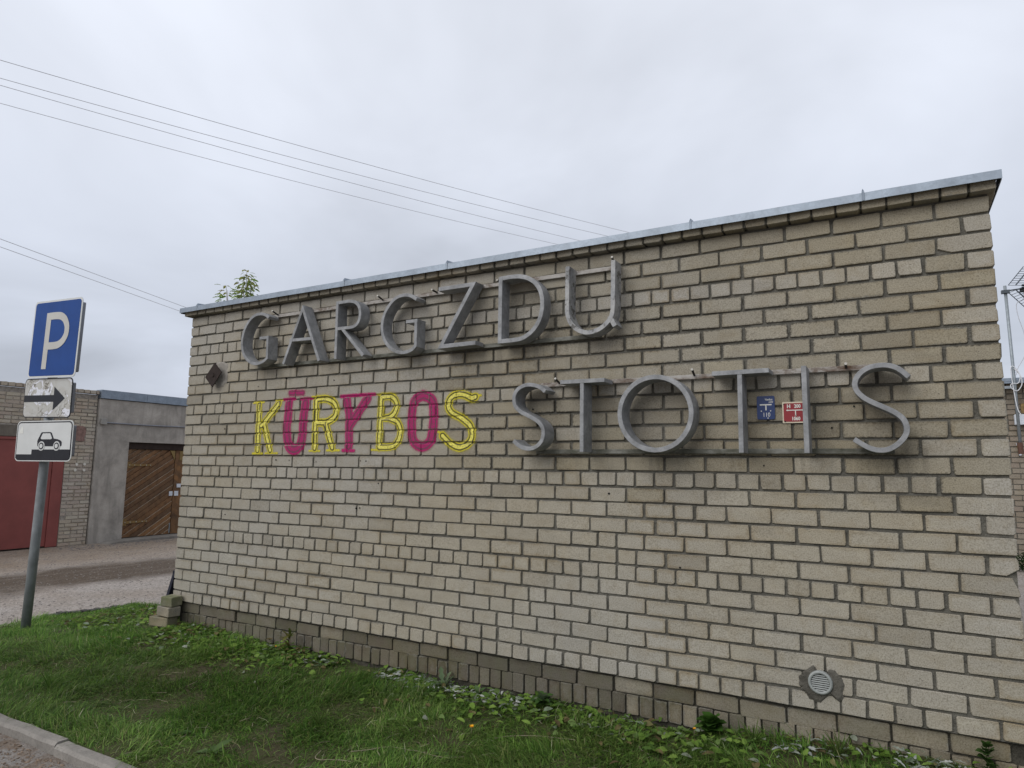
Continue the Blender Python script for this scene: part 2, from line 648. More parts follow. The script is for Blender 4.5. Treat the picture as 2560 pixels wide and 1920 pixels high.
def concrete_material(name, col, streak=.5):
    M = Mat(name, .93, 0, .15)
    a = M.noise(2.3, 6, .66, .4)
    c = M.ramp(a, [(.28, tuple(x * .62 for x in col)), (.5, col), (.74, tuple(x * 1.32 for x in col))])
    s = M.noise(3.2, 4, .6, .3, M.pos((1.4, 1.4, .25)))
    c = M.mix(M.ramp(s, [(.50, 0.), (.74, streak)]), c, tuple(x * .45 for x in col))
    g = M.noise(70, 4, .7)
    c = M.mix(M.ramp(g, [(.35, .35), (.5, 0.)]), c, tuple(x * .5 for x in col))
    M.color(c)
    M.bump(M.math('ADD', M.noise(60, 4, .7), M.noise(8, 4)), .5, .008)
    return M.m


m_conc = concrete_material('stained_render', (.36, .333, .298), .55)
m_kerb = concrete_material('kerb_concrete', (.215, .200, .180), .4)
m_lintel = concrete_material('pebbly_lintel', (.165, .145, .12), .2)


def wood_material():
    M = Mat('weathered_varnish_plank', .62, 0, .3)
    at = M.n('ShaderNodeObjectInfo').outputs['Random']
    c = M.ramp(at, [(0., (.150, .088, .050)), (.35, (.230, .122, .058)), (.6, (.180, .106, .058)), (.8, (.275, .145, .064)), (1., (.19, .125, .075))])
    g = M.noise(9, 5, .65, .4, M.pos((1, 1.1, .6)))
    c = M.mix(M.ramp(g, [(.32, .6), (.55, 0.)]), c, (.045, .028, .018))
    g2 = M.noise(30, 4, .7, .2, M.pos((1, .8, 1.6)))
    c = M.mix(M.ramp(g2, [(.58, 0.), (.75, .5)]), c, (.24, .18, .125))
    M.color(c)
    M.bump(M.noise(40, 4), .4, .003)
    return M.m


m_wood = wood_material()
m_wood_dark = plain('dark_beam', (.030, .019, .015), .8, 0, .3, 14)
m_wood_edge = plain('lit_plank_edge', (.36, .29, .215), .8, 0, .35, 25)  # pale tone stands in for light along the plank edges
m_hinge = plain('ochre_painted_strap', (.20, .125, .045), .6, .1, .25, 18)
m_tan = plain('ochre_wood_corner', (.21, .145, .055), .7, 0, .2, 15)
m_lock = plain('bright_lock_plate', (.62, .65, .70), .45, .3, .1)
m_red = plain('dark_red_paint', (.215, .058, .050), .55, 0, .14, 2.5, .0, .4)
m_pole = plain('galvanised_pole', (.205, .218, .226), .6, .1, .22, 9, .0)
m_sign_back = plain('sign_back_metal', (.22, .23, .26), .5, .5, .12)
m_sign_white = plain('sign_white', (.56, .57, .56), .45, 0, .06, 5)
m_sign_blue = plain('sign_blue', (.010, .052, .215), .5, 0, .10, 4, 0, .2)
m_sign_grey = plain('sign_letter_grey', (.46, .45, .42), .5, 0, .08, 4)
m_sign_black = plain('sign_black', (.011, .012, .017), .45, 0, .2)


def peeled_material():
    M = Mat('peeled_sign_face', .6)
    a = M.noise(4.2, 5, .6, .7)
    c = M.ramp(a, [(.40, (.46, .46, .44)), (.52, (.42, .41, .38)), (.555, (.42, .41, .38)), (.56, (.62, .63, .68)), (.625, (.66, .67, .72)), (.63, (.34, .32, .285)), (.66, (.46, .455, .43))])
    w = M.n('ShaderNodeTexVoronoi', feature='DISTANCE_TO_EDGE')
    w.inputs['Scale'].default_value = 15
    mp = M.pos()
    nn = M.n('ShaderNodeTexNoise'); nn.inputs['Scale'].default_value = 8
    M.l(mp, nn.inputs['Vector'])
    M.l(M.mix(.25, mp, nn.outputs['Color']), w.inputs['Vector'])
    k = M.math('MULTIPLY', M.ramp(w.outputs['Distance'], [(.02, 1.), (.07, 0.)]), M.ramp(M.noise(4, 3), [(.46, 0.), (.56, .9)]))
    c = M.mix(k, c, (.13, .115, .09))
    M.color(c)
    return M.m


m_peel = peeled_material()
m_plate_blue = plain('enamel_blue', (.008, .030, .125), .35, 0, .15, 20, 0, .5)
m_plate_red = plain('enamel_red', (.25, .012, .018), .35, 0, .12, 20, 0, .5)
m_plate_white = plain('enamel_white', (.66, .66, .62), .4, 0, .06, 20)
m_plate_cream = plain('chipped_cream_rim', (.60, .54, .42), .5, 0, .12, 30)
m_vent = plain('grey_plastic_vent', (.27, .285, .275), .5, 0, .15, 25)
m_dark = plain('dark_void', (.012, .012, .011), .95)
m_wire = plain('overhead_wire_grey', (.50, .51, .54), .6, .2, .1)
m_antenna = plain('antenna_metal', (.26, .29, .31), .5, .4, .15)
m_antenna_dark = plain('antenna_grid_dark', (.075, .09, .105), .5, .3, .15)
m_cable = plain('white_cable', (.62, .63, .65), .6)
m_white_box = plain('white_plastic_box', (.66, .70, .76), .5, 0, .05)
m_brown = plain('brown_plastic', (.10, .05, .035), .6)
m_yellow = plain('yellow_plastic', (.42, .30, .09), .5)
m_board = plain('dark_blue_board', (.020, .021, .034), .6, 0, .2)
m_card = plain('brown_cardboard', (.34, .22, .12), .9, 0, .15, 12)
m_twig = plain('dry_stem', (.24, .205, .145), .9, 0, .3, 20)
m_bark = plain('grey_bark', (.085, .075, .065), .95, 0, .3, 15)
m_pebble = plain('pebble', (.17, .152, .14), .9, 0, .4, 9)
m_flower = plain('yellow_petal', (.75, .36, .01), .7, 0, .15, 30)


def attr_material(name, rough=.6, trans=0.0):
    M = Mat(name, rough, 0, .12)
    a = M.n('ShaderNodeAttribute', attribute_name='tone_col')
    M.color(a.outputs['Color'])
    if trans:
        t = M.n('ShaderNodeBsdfTranslucent')
        M.l(a.outputs['Color'], t.inputs[0])
        x = M.n('ShaderNodeMixShader')
        x.inputs[0].default_value = trans
        M.l(M.b.outputs[0], x.inputs[1]); M.l(t.outputs[0], x.inputs[2])
        M.l(x.outputs[0], M.t.nodes['Material Output'].inputs[0])
    return M.m


m_leaf = attr_material('leaf', .75, .4)
m_grass = attr_material('grass_blade', .5, .45)


def paint_material():
    M = Mat('spray_paint', .75, 0, .2)
    a = M.n('ShaderNodeAttribute', attribute_name='tone_col')
    n = M.noise(70, 4, .7)
    c = M.mix(M.ramp(n, [(.35, .45), (.55, 0.)]), a.outputs['Color'], M.mix(1., a.outputs['Color'], (.55, .55, .5), 'MULTIPLY'))
    M.color(c)
    t = M.n('ShaderNodeBsdfTransparent')
    x = M.n('ShaderNodeMixShader')
    al = M.math('MULTIPLY', a.outputs['Alpha'], M.ramp(n, [(.30, .35), (.48, 1.)]))
    M.l(al, x.inputs[0])
    M.l(t.outputs[0], x.inputs[1]); M.l(M.b.outputs[0], x.inputs[2])
    M.l(x.outputs[0], M.t.nodes['Material Output'].inputs[0])
    M.bump(M.noise(110, 3), .4, .003)
    return M.m


m_paint = paint_material()

# ================================================================== SETTING
GZ = -0.40          # level of the drive and yard
LB = [(-1.55, -1.97), (-1.80, 0.0), (-1.62, 0.62), (-0.9, 0.74), (0.0, 0.78)]    # edge of the lawn towards the drive


def lawn_z(x, y):
    x = np.asarray(x, float); y = np.asarray(y, float)
    foot = np.interp(x, [-2, -1, .3, 1.2, 2.2, 3.1, 4.6, 5.0, 5.5, 5.9, 6.6, 9],
                     [-.34, -.29, -.205, -.22, -.23, -.262, -.262, -.25, -.195, -.155, -.14, -.14])
    far = np.interp(x, [-2, -1, 1, 9], [-.33, -.285, -.275, -.275])
    w = np.exp(-np.clip(-y, 0, 9) / .55)
    z = foot * w + far * (1 - w)
    z = z + (NA(x * 1.7, y * 1.7) - .5) * .045 + (NB(x * 7, y * 7) - .5) * .018
    k = np.clip((y + 1.97) / .12, 0, 1)
    return z * k + (-.262) * (1 - k)


def grid_sheet(name, x0, x1, y0, y1, nx, ny, zf, mat, mask=None):
    xs = np.linspace(x0, x1, nx); ys = np.linspace(y0, y1, ny)
    X, Y = np.meshgrid(xs, ys, indexing='ij')
    Z = zf(X, Y)
    V = np.stack([X.ravel(), Y.ravel(), Z.ravel()], 1)
    i, j = np.meshgrid(np.arange(nx - 1), np.arange(ny - 1), indexing='ij')
    i = i.ravel(); j = j.ravel()
    if mask is not None:
        k = mask((xs[i] + xs[i + 1]) / 2, (ys[j] + ys[j + 1]) / 2)
        i = i[k]; j = j[k]
    q = np.stack([i * ny + j, (i + 1) * ny + j, (i + 1) * ny + j + 1, i * ny + j + 1], 1)
    me = np_mesh(name, V, q.ravel(), np.arange(len(q)) * 4, mat, smooth=True)
    o = bpy.data.objects.new(name, me)
    return link(o)


# the big ground sheet: flat gravel yard to the horizon
g = MB()
for x0, x1, y0, y1 in [(-160, 200, -160, 240)]:
    g.add([(x0, y0, GZ), (x1, y0, GZ), (x1, y1, GZ), (x0, y1, GZ)], [(0, 1, 2, 3)])
tag(g.build('ground', m_gravel), kind='structure')

# pavement in front of the kerb
tag(grid_sheet('pavement', -14, 14, -7.5, -2.05, 150, 40,
               lambda X, Y: -.308 + (NA(X * 1.2, Y * 1.2) - .5) * .03, m_pave), kind='structure')


def lawn_left(y):
    y = np.asarray(y, float)
    return np.interp(y, [-1.97, 0, .62], [-1.55, -1.80, -1.62]) + (NC_(y * 3, y * 0) - .5) * .12


def in_lawn(x, y):
    a = (y > -1.97) & (y < .02) & (x > lawn_left(y))
    b = (y >= .02) & (x > lawn_left(y)) & (x < .02) & (y < .68 + (x + .9) * .06 + (NB(x * 3, x * 0) - .5) * .14)
    return a | b


def lawn_sheet_z(X, Y):
    z = lawn_z(X, Y)
    e = np.clip((X - lawn_left(Y)) / .08, 0, 1)
    return z * e + (GZ - .02) * (1 - e) * 1.0


tag(grid_sheet('lawn_soil', -2.1, 9.0, -1.97, .80, 260, 72, lawn_sheet_z, m_soil,
               lambda x, y: ((y < .03) | (x < .04)) & (x > lawn_left(y) - .05) & (y < .72 + (x + .9) * .06)), kind='structure')

# kerb of separate concrete lengths
kerb = empty('kerb', (0, -2.010, -.25))
tag(kerb, kind='structure')
joints = [-4.2, -3.2, -2.2, -1.2, -.15, .95, 2.02, 3.05, 4.05, 5.05, 6.05, 7.05, 8.05]
for a, b in zip(joints[:-1], joints[1:]):
    k = MB()
    n = 8
    w0, w1 = -.042, .042
    vs_ = []; fs_ = []
    for i in range(n + 1):
        x = a + .006 + (b - a - .012) * i / n
        dzz = random.uniform(-.004, .004); dyy = random.uniform(-.004, .004)
        for (yy, zz) in ((w0 + dyy, -.20), (w0 + dyy, -.016 + dzz), (w0 + .014 + dyy, dzz), (w1 - .010, dzz), (w1, -.012 + dzz), (w1, -.2)):
            vs_.append((x, yy, zz))
    for i in range(n):
        for j in range(5):
            fs_.append((6 * i + j, 6 * i + 6 + j, 6 * i + 7 + j, 6 * i + 1 + j))
    fs_ += [(0, 1, 2, 3, 4, 5), tuple(6 * n + j for j in range(5, -1, -1))]
    k.add(vs_, fs_)
    o = k.build('kerb_stone', m_kerb, kerb)
    o.location = (0, random.uniform(-.004, .004), random.uniform(-.005, .005))

# low edging between lawn and drive, its shade painted in as a dark colour
ed = MB()
for i in range(16):
    y = -.15 + i * .055
    xl = float(lawn_left(y))
    ed.box((xl - .05 + random.uniform(-.015, .015), y, -.365), (.10, .056, .09 + random.uniform(-.02, .012)), rz=random.uniform(-.1, .1))
tag(ed.build('shaded_edging', plain('edging_shade', (.05, .047, .045), .95, 0, .3, 20, .006)), kind='structure')

# ================================================================== BRICK BUILDING
L, H, D = 6.755, .101, 5.4            # front length, course pitch, depth
bld = empty('brick_building', (L / 2, 0, GZ), 0,
            'single storey beige brick building with metal letters and a painted word on its wall', 'building')
BM = Matrix.Translation((-L / 2, 0, -GZ))      # world -> local for parts


def bpart(mb, name, mat, **kw):
    o = mb.build(name, mat, bld, **kw)
    o.location = (-L / 2, 0, -GZ)
    return o


def brick_mesh(name, w, h, d, mat, tone, seed, cmin=.003, cmax=.016, wob=.0022, chip=None):
    """one brick: worn 8-cornered face, bevel ring, sides; the face lies in y=0"""
    rr = random.Random(seed)
    x, z = w / 2, h / 2
    c = [rr.uniform(cmin, cmin + (cmax - cmin) * .45) if rr.random() < .86 else rr.uniform(cmin, cmax * 1.1) for _ in range(8)]
    pts = [(-x, -z + c[0]), (-x + c[1], -z), (x - c[2], -z), (x, -z + c[3]), (x, z - c[4]), (x - c[5], z), (-x + c[6], z), (-x, z - c[7])]
    if chip:
        cx, cz, i0 = chip
        if i0 == 'br': pts[2] = (x - cx, -z); pts[3] = (x, -z + cz)
        if i0 == 'tr': pts[4] = (x, z - cz); pts[5] = (x - cx, z)
        if i0 == 'bl': pts[0] = (-x, -z + cz); pts[1] = (-x + cx, -z)
    pts = [(p[0] + rr.uniform(-wob, wob), p[1] + rr.uniform(-wob, wob)) for p in pts]
    b = .0024
    vs_ = []
    for p in pts:
        ln = math.hypot(p[0], p[1])
        vs_.append((p[0] - b * (1 if p[0] > 0 else -1), rr.uniform(-.0008, .0008), p[1] - b * (1 if p[1] > 0 else -1)))
    for p in pts: vs_.append((p[0], .004 + rr.uniform(0, .002), p[1]))
    for p in pts: vs_.append((p[0], d, p[1]))
    fs_ = [tuple(range(8))]
    for r_ in (0, 8):
        for i in range(8):
            j = (i + 1) % 8
            fs_.append((r_ + i, r_ + 8 + i, r_ + 8 + j, r_ + j))
    fs_.append(tuple(range(23, 15, -1)))
    me = bpy.data.meshes.new(name)
    me.from_pydata(vs_, [], fs_)
    me.materials.append(mat)
    at = me.attributes.new('tone', 'FLOAT', 'POINT')
    at.data.foreach_set('value', [tone] * len(vs_))
    rm = me.attributes.new('rim', 'FLOAT_VECTOR', 'POINT')
    rm.data.foreach_set('vector', [q for v in vs_ for q in (v[0] / x, v[2] / z, w / h)])
    me.update()
    return me


def variants(name, w, h, d, mat, n, **kw):
    return [brick_mesh(name, w, h, d, mat, (i * .618) % 1, 1000 + i * 7 + int(w * 1e4), **kw) for i in range(n)]


BH = .0885
V_ST = variants('brick', .248, BH, .10, m_brick, 14)
V_HD = variants('brick', .119, BH, .10, m_brick, 14)
V_TQ = variants('brick', .184, BH, .10, m_brick, 8)
U_ST = variants('brick', .248, BH, .10, m_brick_y, 14)
U_HD = variants('brick', .119, BH, .10, m_brick_y, 14)
U_TQ = variants('brick', .184, BH, .10, m_brick_y, 8)
V_HALF = variants('brick', .085, BH, .10, m_brick, 4)

CHIP = {8: brick_mesh('brick', .119, BH, .10, m_brick, .3, 5, chip=(.052, .036, 'br')),
        25: brick_mesh('brick', .248, BH, .10, m_brick, .6, 6, cmax=.02, chip=(.060, .024, 'bl')),
        7: brick_mesh('brick', .248, BH, .10, m_brick, .5, 7, chip=(.028, .060, 'tr')),
        6: brick_mesh('brick', .119, BH, .10, m_brick, .2, 8, chip=(.022, .040, 'tr')),
        21: brick_mesh('brick', .248, BH, .10, m_brick, .9, 9, chip=(.012, .030, 'tr'))}
# layout of the front: (u0, u1, course, mesh list)
LAY = []


def stretch_row(c, half_first):
    u = 0.0
    xs = []
    if half_first:
        xs.append((0, .1235, V_HD)); u = .1335
        for i in range(25): xs.append((u - .0037, u - .0037 + .25, V_ST)); u += .2598
        xs.append((L - .1235, L, V_HD))
    else:
        for i in range(26): xs.append((u, u + .25, V_ST)); u += .2602
    return xs


for c in range(0, 28):
    if c % 6 == 0:
        row = [(0, .1195, V_HD), (.1300, .3145, V_TQ)]
        u = .3255
        for i in range(47): row.append((u, u + .1195, V_HD)); u += .1300
        row += [(L - .3145, L - .13, V_TQ), (L - .1195, L, V_HD)]
    else:
        row = stretch_row(c, c % 2 == 0)
        if 1 <= c <= 10:
            # the lower part was closed with cut bricks a third of the way along
            target = 3.18 + .17 * c + (.13 if c % 2 else 0)
            i = min(range(2, len(row) - 2), key=lambda k: abs((row[k][0] + row[k][1]) / 2 - target))
            a, b_, _ = row[i]
            a2, b2, _ = row[i + 1]
            tot = b2 - a
            row[i] = (a, a + .184, V_TQ)
            mid = (a + .184 + .012)
            row.insert(i + 1, (mid, mid + .119, V_HD))
            rest = b2 - (mid + .119 + .012)
            row[i + 2] = (b2 - rest, b2, V_TQ)
    for a, b_, vv in row:
        LAY.append([a, b_, c, vv])

insts = []      # (mesh, matrix, area on screen)
BR = []         # rects for the paint
for a, b_, c, vv in LAY:
    uc = (a + b_) / 2 + random.uniform(-.0025, .0025)
    zc = (c + .5) * H + random.uniform(-.0022, .0022)
    dy_ = random.gauss(0, .0016)
    me = random.choice(vv)
    if c + random.gauss(0, 1.0) > 12.5 or (c % 6 == 0 and c and random.random() < .2):      # the upper courses came from a yellower batch
        me = random.choice({id(V_ST): U_ST, id(V_HD): U_HD, id(V_TQ): U_TQ}[id(vv)])
    if b_ > L - .01 and c in CHIP: me = CHIP[c]
    nominal = {id(V_ST): .248, id(V_HD): .119, id(V_TQ): .184, id(V_HALF): .085}[id(vv)]
    sx = (b_ - a) / (nominal + .002)
    sx *= random.uniform(.988, 1.004)
    if uc < .25: dy_ = abs(dy_)
    Mx = Matrix.Translation((uc, dy_, zc)) @ Matrix.Rotation(random.gauss(0, .006), 4, 'Y') @ Matrix.Rotation(random.gauss(0, .004), 4, 'Z') @ Matrix.Diagonal((sx, 1, random.uniform(.975, 1.012), 1))
    dist = np.linalg.norm(CAMP - np.array([uc, 0, zc]))
    ar = (b_ - a) * BH / dist ** 2 * (4.278 / dist)
    vis = not (c == 27 and False)
    # things that are outside the frame do not count
    insts.append((me, Mx, ar, uc, zc))
    BR.append((uc - (b_ - a) / 2, uc + (b_ - a) / 2, zc - BH / 2, zc + BH / 2, dy_))


def in_frame(p):
    d = np.array(p) - CAMP
    x = d @ np.array(r2); y = d @ np.array(u2); z = d @ np.array(fw)
    return z > 0 and abs(x / z * 1672.7) < 1290 and abs(y / z * 1672.7) < 970


vis_i = [k for k, t in enumerate(insts) if in_frame((t[3], 0, t[4]))]
vis_i.sort(key=lambda k: -insts[k][2])
SOLO = set(vis_i[:300])
rest = MB(); rest_tone = []


def rims(me):
    r_ = np.zeros(len(me.vertices) * 3, np.float32)
    me.attributes['rim'].data.foreach_get('vector', r_)
    return [tuple(a) for a in r_.reshape(-1, 3)]


for k, (me, Mx, ar, uc, zc) in enumerate(insts):
    if k in SOLO:
        # worn and broken arrises on a few bricks of the right-hand corner
        if uc > L - .2 and zc < 1.0 and zc > .75 and c:
            pass
        o = bpy.data.objects.new('brick', me)
        o.matrix_local = BM @ Mx
        COL.objects.link(o); o.parent = bld
    else:
        vs_ = [v.co for v in me.vertices]
        rest.add(vs_, [tuple(p.vertices) for p in me.polygons], Mx)
        t_ = random.random()
        rest_tone += [(t_, *r_) for r_ in rims(me)]


def tone_obj(mb, tones, name, mat, parent, loc):
    o = mb.build(name, mat, parent)
    a = o.data.attributes.new('tone', 'FLOAT', 'POINT')
    a.data.foreach_set('value', [t_[0] for t_ in tones])
    a = o.data.attributes.new('rim', 'FLOAT_VECTOR', 'POINT')
    a.data.foreach_set('vector', [q for t_ in tones for q in t_[1:]])
    o.location = loc
    return o


def add_bricks(mb, tones, vlist, M):
    me = random.choice(vlist)
    vs_ = [v.co for v in me.vertices]
    mb.add(vs_, [tuple(p.vertices) for p in me.polygons], M)
    t_ = random.random()
    tones += [(t_, *r_) for r_ in rims(me)]


# return walls left and right, and the back (bricks joined, they face away from the photograph's camera)
for side in (0, 1):
    for c in range(0, 28):
        n = int(D / .26)
        off = .13 if c % 2 == 0 else .26
        hd = c % 6 == 0
        y = off
        while y < D - .1:
            w = .13 if hd else .26
            Mx = (Matrix.Translation((0, y + w / 2 - .005, (c + .5) * H)) @ Matrix.Rotation(-PI / 2, 4, 'Z')) if side == 0 else \
                 (Matrix.Translation((L, y + w / 2 - .005, (c + .5) * H)) @ Matrix.Rotation(PI / 2, 4, 'Z'))
            add_bricks(rest, rest_tone, V_HD if hd else V_ST, Mx)
            y += w
o = tone_obj(rest, rest_tone, 'brickwork', m_brick, bld, (-L / 2, 0, -GZ))
o['kind'] = 'stuff'

# mortar bed behind the brick faces
mb = MB()
mb.box((L / 2, D / 2 + .0110, 14 * H + .004), (L - .018, D - .001, 28 * H + .004))
bpart(mb, 'mortar', m_mortar)

# plinth: one stretcher course over bricks on edge, both set back
pl = MB(); pt = []
V_PS = variants('brick', .250, .088, .10, m_plinth, 8, cmin=.004, cmax=.018, wob=.003)
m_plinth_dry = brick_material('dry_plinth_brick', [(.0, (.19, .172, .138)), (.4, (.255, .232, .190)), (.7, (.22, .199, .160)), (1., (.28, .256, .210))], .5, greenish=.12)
V_PS2 = variants('brick', .250, .088, .10, m_plinth_dry, 6, cmin=.004, cmax=.018, wob=.003)
V_PE2 = variants('brick', .084, .120, .10, m_plinth_dry, 6, cmin=.004, cmax=.012, wob=.003)
V_PE = variants('brick', .084, .120, .10, m_plinth, 8, cmin=.004, cmax=.012, wob=.003)
u = .12
while u < L - .1:
    w = .262
    Mx = Matrix.Translation((u + w / 2, .024 + random.gauss(0, .004), -.056 + random.gauss(0, .003))) @ Matrix.Rotation(random.gauss(0, .008), 4, 'Y')
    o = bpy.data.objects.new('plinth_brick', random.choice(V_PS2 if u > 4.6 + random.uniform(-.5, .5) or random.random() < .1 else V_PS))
    o.matrix_local = BM @ Mx
    COL.objects.link(o); o.parent = bld
    u += w
u = .12
while u < L - .06:
    w = .0925
    Mx = Matrix.Translation((u + w / 2, .024 + random.gauss(0, .003), -.166 + random.gauss(0, .003))) @ Matrix.Rotation(random.gauss(0, .012), 4, 'Y')
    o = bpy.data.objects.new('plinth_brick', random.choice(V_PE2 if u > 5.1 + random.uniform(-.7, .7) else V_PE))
    o.matrix_local = BM @ Mx
    COL.objects.link(o); o.parent = bld
    u += w
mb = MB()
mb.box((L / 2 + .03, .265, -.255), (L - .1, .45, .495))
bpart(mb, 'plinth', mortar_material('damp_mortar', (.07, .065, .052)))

# corbel course under the coping: brick heads standing proud
V_CB = variants('corbel_brick', .119, .086, .12, m_brick_y, 8)
cuts = [-.052, .153] + [.159 + .13 * (k_ + 1) - .006 for k_ in range(50)]
cuts = [-.052, .159] + [.159 + .13 * (k_ + 1) for k_ in range(51)]
cuts = [c_ for c_ in cuts if c_ < L - .03] + [L + .030]
for a, b_ in zip(cuts[:-1], cuts[1:]):
    w = b_ - a
    Mx = Matrix.Translation(((a + b_) / 2, -.058 + random.gauss(0, .002), 28 * H + .048)) @ Matrix.Rotation(random.gauss(0, .006), 4, 'Y') @ Matrix.Diagonal(((w - .011) / .119, 1, 1, 1))
    o = bpy.data.objects.new('corbel_brick', random.choice(V_CB))
    o.matrix_local = BM @ Mx
    COL.objects.link(o); o.parent = bld
cb = MB()
cb.box(((L - .022) / 2, .006, 28 * H + .050), (L + .06, .105, .074))
bpart(cb, 'corbel_mortar', m_mortar)
cs = MB(); cst = []
for side, xx, rz in ((0, -.048, -PI / 2), (1, L + .028, PI / 2)):
    y = .08
    while y < D:
        add_bricks(cs, cst, V_CB, Matrix.Translation((xx, y, 28 * H + .048)) @ Matrix.Rotation(rz, 4, 'Z'))
        y += .13
o = tone_obj(cs, cst, 'corbel_brickwork', m_brick, bld, (-L / 2, 0, -GZ))
o['kind'] = 'stuff'
# roof deck
mb = MB()
mb.box((L / 2, D / 2 + .02, 2.895), (L + .06, D + .02, .10))
bpart(mb, 'roof', m_roof)
# coping sheets with standing seams
TOPF = 2.924
seams = [-.085, .188, 2.172, 3.252, 5.166, 6.156, 6.806]
zt = lambda x: 2.918 + .006 * x / L


def coping_profile(x):
    z = zt(x)
    return [(-.092, z - .050), (-.090, z - .002), (-.086, z), (.22, z + .030), (.22, z + .026), (-.083, z - .005), (-.087, z - .050)]


for i, (a, b_) in enumerate(zip(seams[:-1], seams[1:])):
    mb = MB()
    n = 5
    vs_ = []; fs_ = []
    pn = 7
    for j in range(n + 1):
        x = a + .001 + (b_ - a - .002) * j / n
        jit = random.uniform(-.0025, .0025)
        for (yy, zz) in coping_profile(x):
            vs_.append((x, yy + (jit if yy < 0 else 0), zz))
    for j in range(n):
        for q in range(pn):
            q2 = (q + 1) % pn
            fs_.append((pn * j + q, pn * j + q2, pn * j + pn + q2, pn * j + pn + q))
    fs_ += [tuple(range(pn)), tuple(range(pn * n + pn - 1, pn * n - 1, -1))]
    mb.add(vs_, fs_)
    if 0 < i:
        x = a
        z = zt(x)
        # folded upright seam
        mb.add([(x - .006, -.096, z - .050), (x + .006, -.094, z - .050), (x + .007, -.094, z), (x - .007, -.097, z),
                (x - .003, -.080, z + .026), (x + .004, -.070, z + .020), (x + .010, .2, z + .045), (x - .006, .2, z + .050)],
               [(0, 1, 2, 3), (3, 2, 5, 4), (4, 5, 6, 7), (2, 6, 5), (3, 4, 7)])
    bpart(mb, 'coping_sheet', m_zinc)
# side copings
for xx, s_ in ((L, 1), (0, -1)):
    mb = MB()
    z = zt(xx)
    x0 = xx + s_ * (.045 if s_ > 0 else .077); x1 = x0 + s_ * .004
    mb.box(((x0 + x1) / 2, D / 2 - .02, z - .027), (abs(x1 - x0), D + .12, .054))
    mb.box((xx - s_ * .03, D / 2 + .14, z + .009), (.165, D - .12, .006))
    bpart(mb, 'side_coping', m_zinc)

# cement patch, vent and anchor plate
pp = [(5.7, .171), (5.701, .136), (5.704, .105), (5.724, .091), (5.739, .08), (5.745, .056), (5.779, .05), (5.805, .047), (5.848, .087), (5.876, .089), (5.893, .075), (5.907, .07), (5.922, .084), (5.924, .122), (5.937, .159), (5.927, .19), (5.903, .211), (5.886, .231), (5.858, .233), (5.839, .214), (5.793, .223), (5.781, .248), (5.764, .242), (5.721, .198)]


def ragged(poly, amp, k=3, seed=3):
    rr = random.Random(seed)
    out = []
    for i in range(len(poly)):
        a = poly[i]; b_ = poly[(i + 1) % len(poly)]
        for j in range(k):
            t = j / k
            out.append((a[0] + (b_[0] - a[0]) * t + rr.uniform(-amp, amp), a[1] + (b_[1] - a[1]) * t + rr.uniform(-amp, amp)))
    return out


def mound(poly, front, back, centre, name, mat):
    """patch with a feathered rim"""
    n = len(poly)
    vs_ = [(p[0], back, p[1]) for p in poly]
    vs_ += [(centre[0] + (p[0] - centre[0]) * .86, front, centre[1] + (p[1] - centre[1]) * .86) for p in poly]
    vs_ += [(centre[0], front, centre[1])]
    fs_ = [(i, (i + 1) % n, n + (i + 1) % n, n + i) for i in range(n)] + [(n + i, n + (i + 1) % n, 2 * n) for i in range(n)]
    mb_ = MB(); mb_.add(vs_, fs_)
    return bpart(mb_, name, mat)


mound(ragged(pp, .004), -.007, -.0005, (5.815, .15), 'cement_patch', m_patch)
dp = [(.427, 2.33), (.51, 2.335), (.602, 2.313), (.61, 2.23), (.60, 2.12), (.55, 2.08), (.454, 2.068), (.43, 2.15), (.42, 2.25)]
mound(ragged(dp, .008, 3, 5), -.006, -.0005, (.52, 2.2), 'cement_patch', plain('pale_cement_patch', (.27, .25, .22), .95, 0, .3, 12, .006))

vc = (5.811, .158)
ring = MB()
N = 28
ro, ri = .0625, .0475
vs_ = []; fs_ = []
for i in range(N):
    t = 2 * PI * i / N
    for r_, y in ((ro + .002, -.004), (ro, -.019), (ro - .006, -.0235), (ri + .003, -.0225), (ri, -.018), (ri, -.004)):
        vs_.append((vc[0] + r_ * math.cos(t), y, vc[1] + r_ * math.sin(t)))
for i in range(N):
    j = (i + 1) % N
    for q in range(5):
        fs_.append((6 * i + q, 6 * j + q, 6 * j + q + 1, 6 * i + q + 1))
ring.add(vs_, fs_)
vent = bpart(ring, 'vent_grille', m_vent, smooth=False)
bk = MB()
bk.prism([(vc[0] + ri * math.cos(2 * PI * i / N), vc[1] + ri * math.sin(2 * PI * i / N)) for i in range(N)], -.0085, -.0078)
o = bk.build('backing', m_dark, vent)
for i in range(8):
    zz = -.040 + i * .0112
    hw = math.sqrt(max(0, ri ** 2 - zz ** 2)) - .001
    s_ = MB()
    z0 = vc[1] + zz
    s_.add([(vc[0] - hw, -.0185, z0 - .0030), (vc[0] + hw, -.0185, z0 - .0030), (vc[0] + hw, -.0130, z0 + .0026), (vc[0] - hw, -.0130, z0 + .0026),
            (vc[0] - hw, -.016, z0 - .0042), (vc[0] + hw, -.016, z0 - .0042), (vc[0] + hw, -.0105, z0 + .0012), (vc[0] - hw, -.0105, z0 + .0012)],
           [(0, 1, 2, 3), (4, 7, 6, 5), (0, 4, 5, 1), (3, 2, 6, 7), (0, 3, 7, 4), (1, 5, 6, 2)])
    s_.build('slat', m_vent, vent)

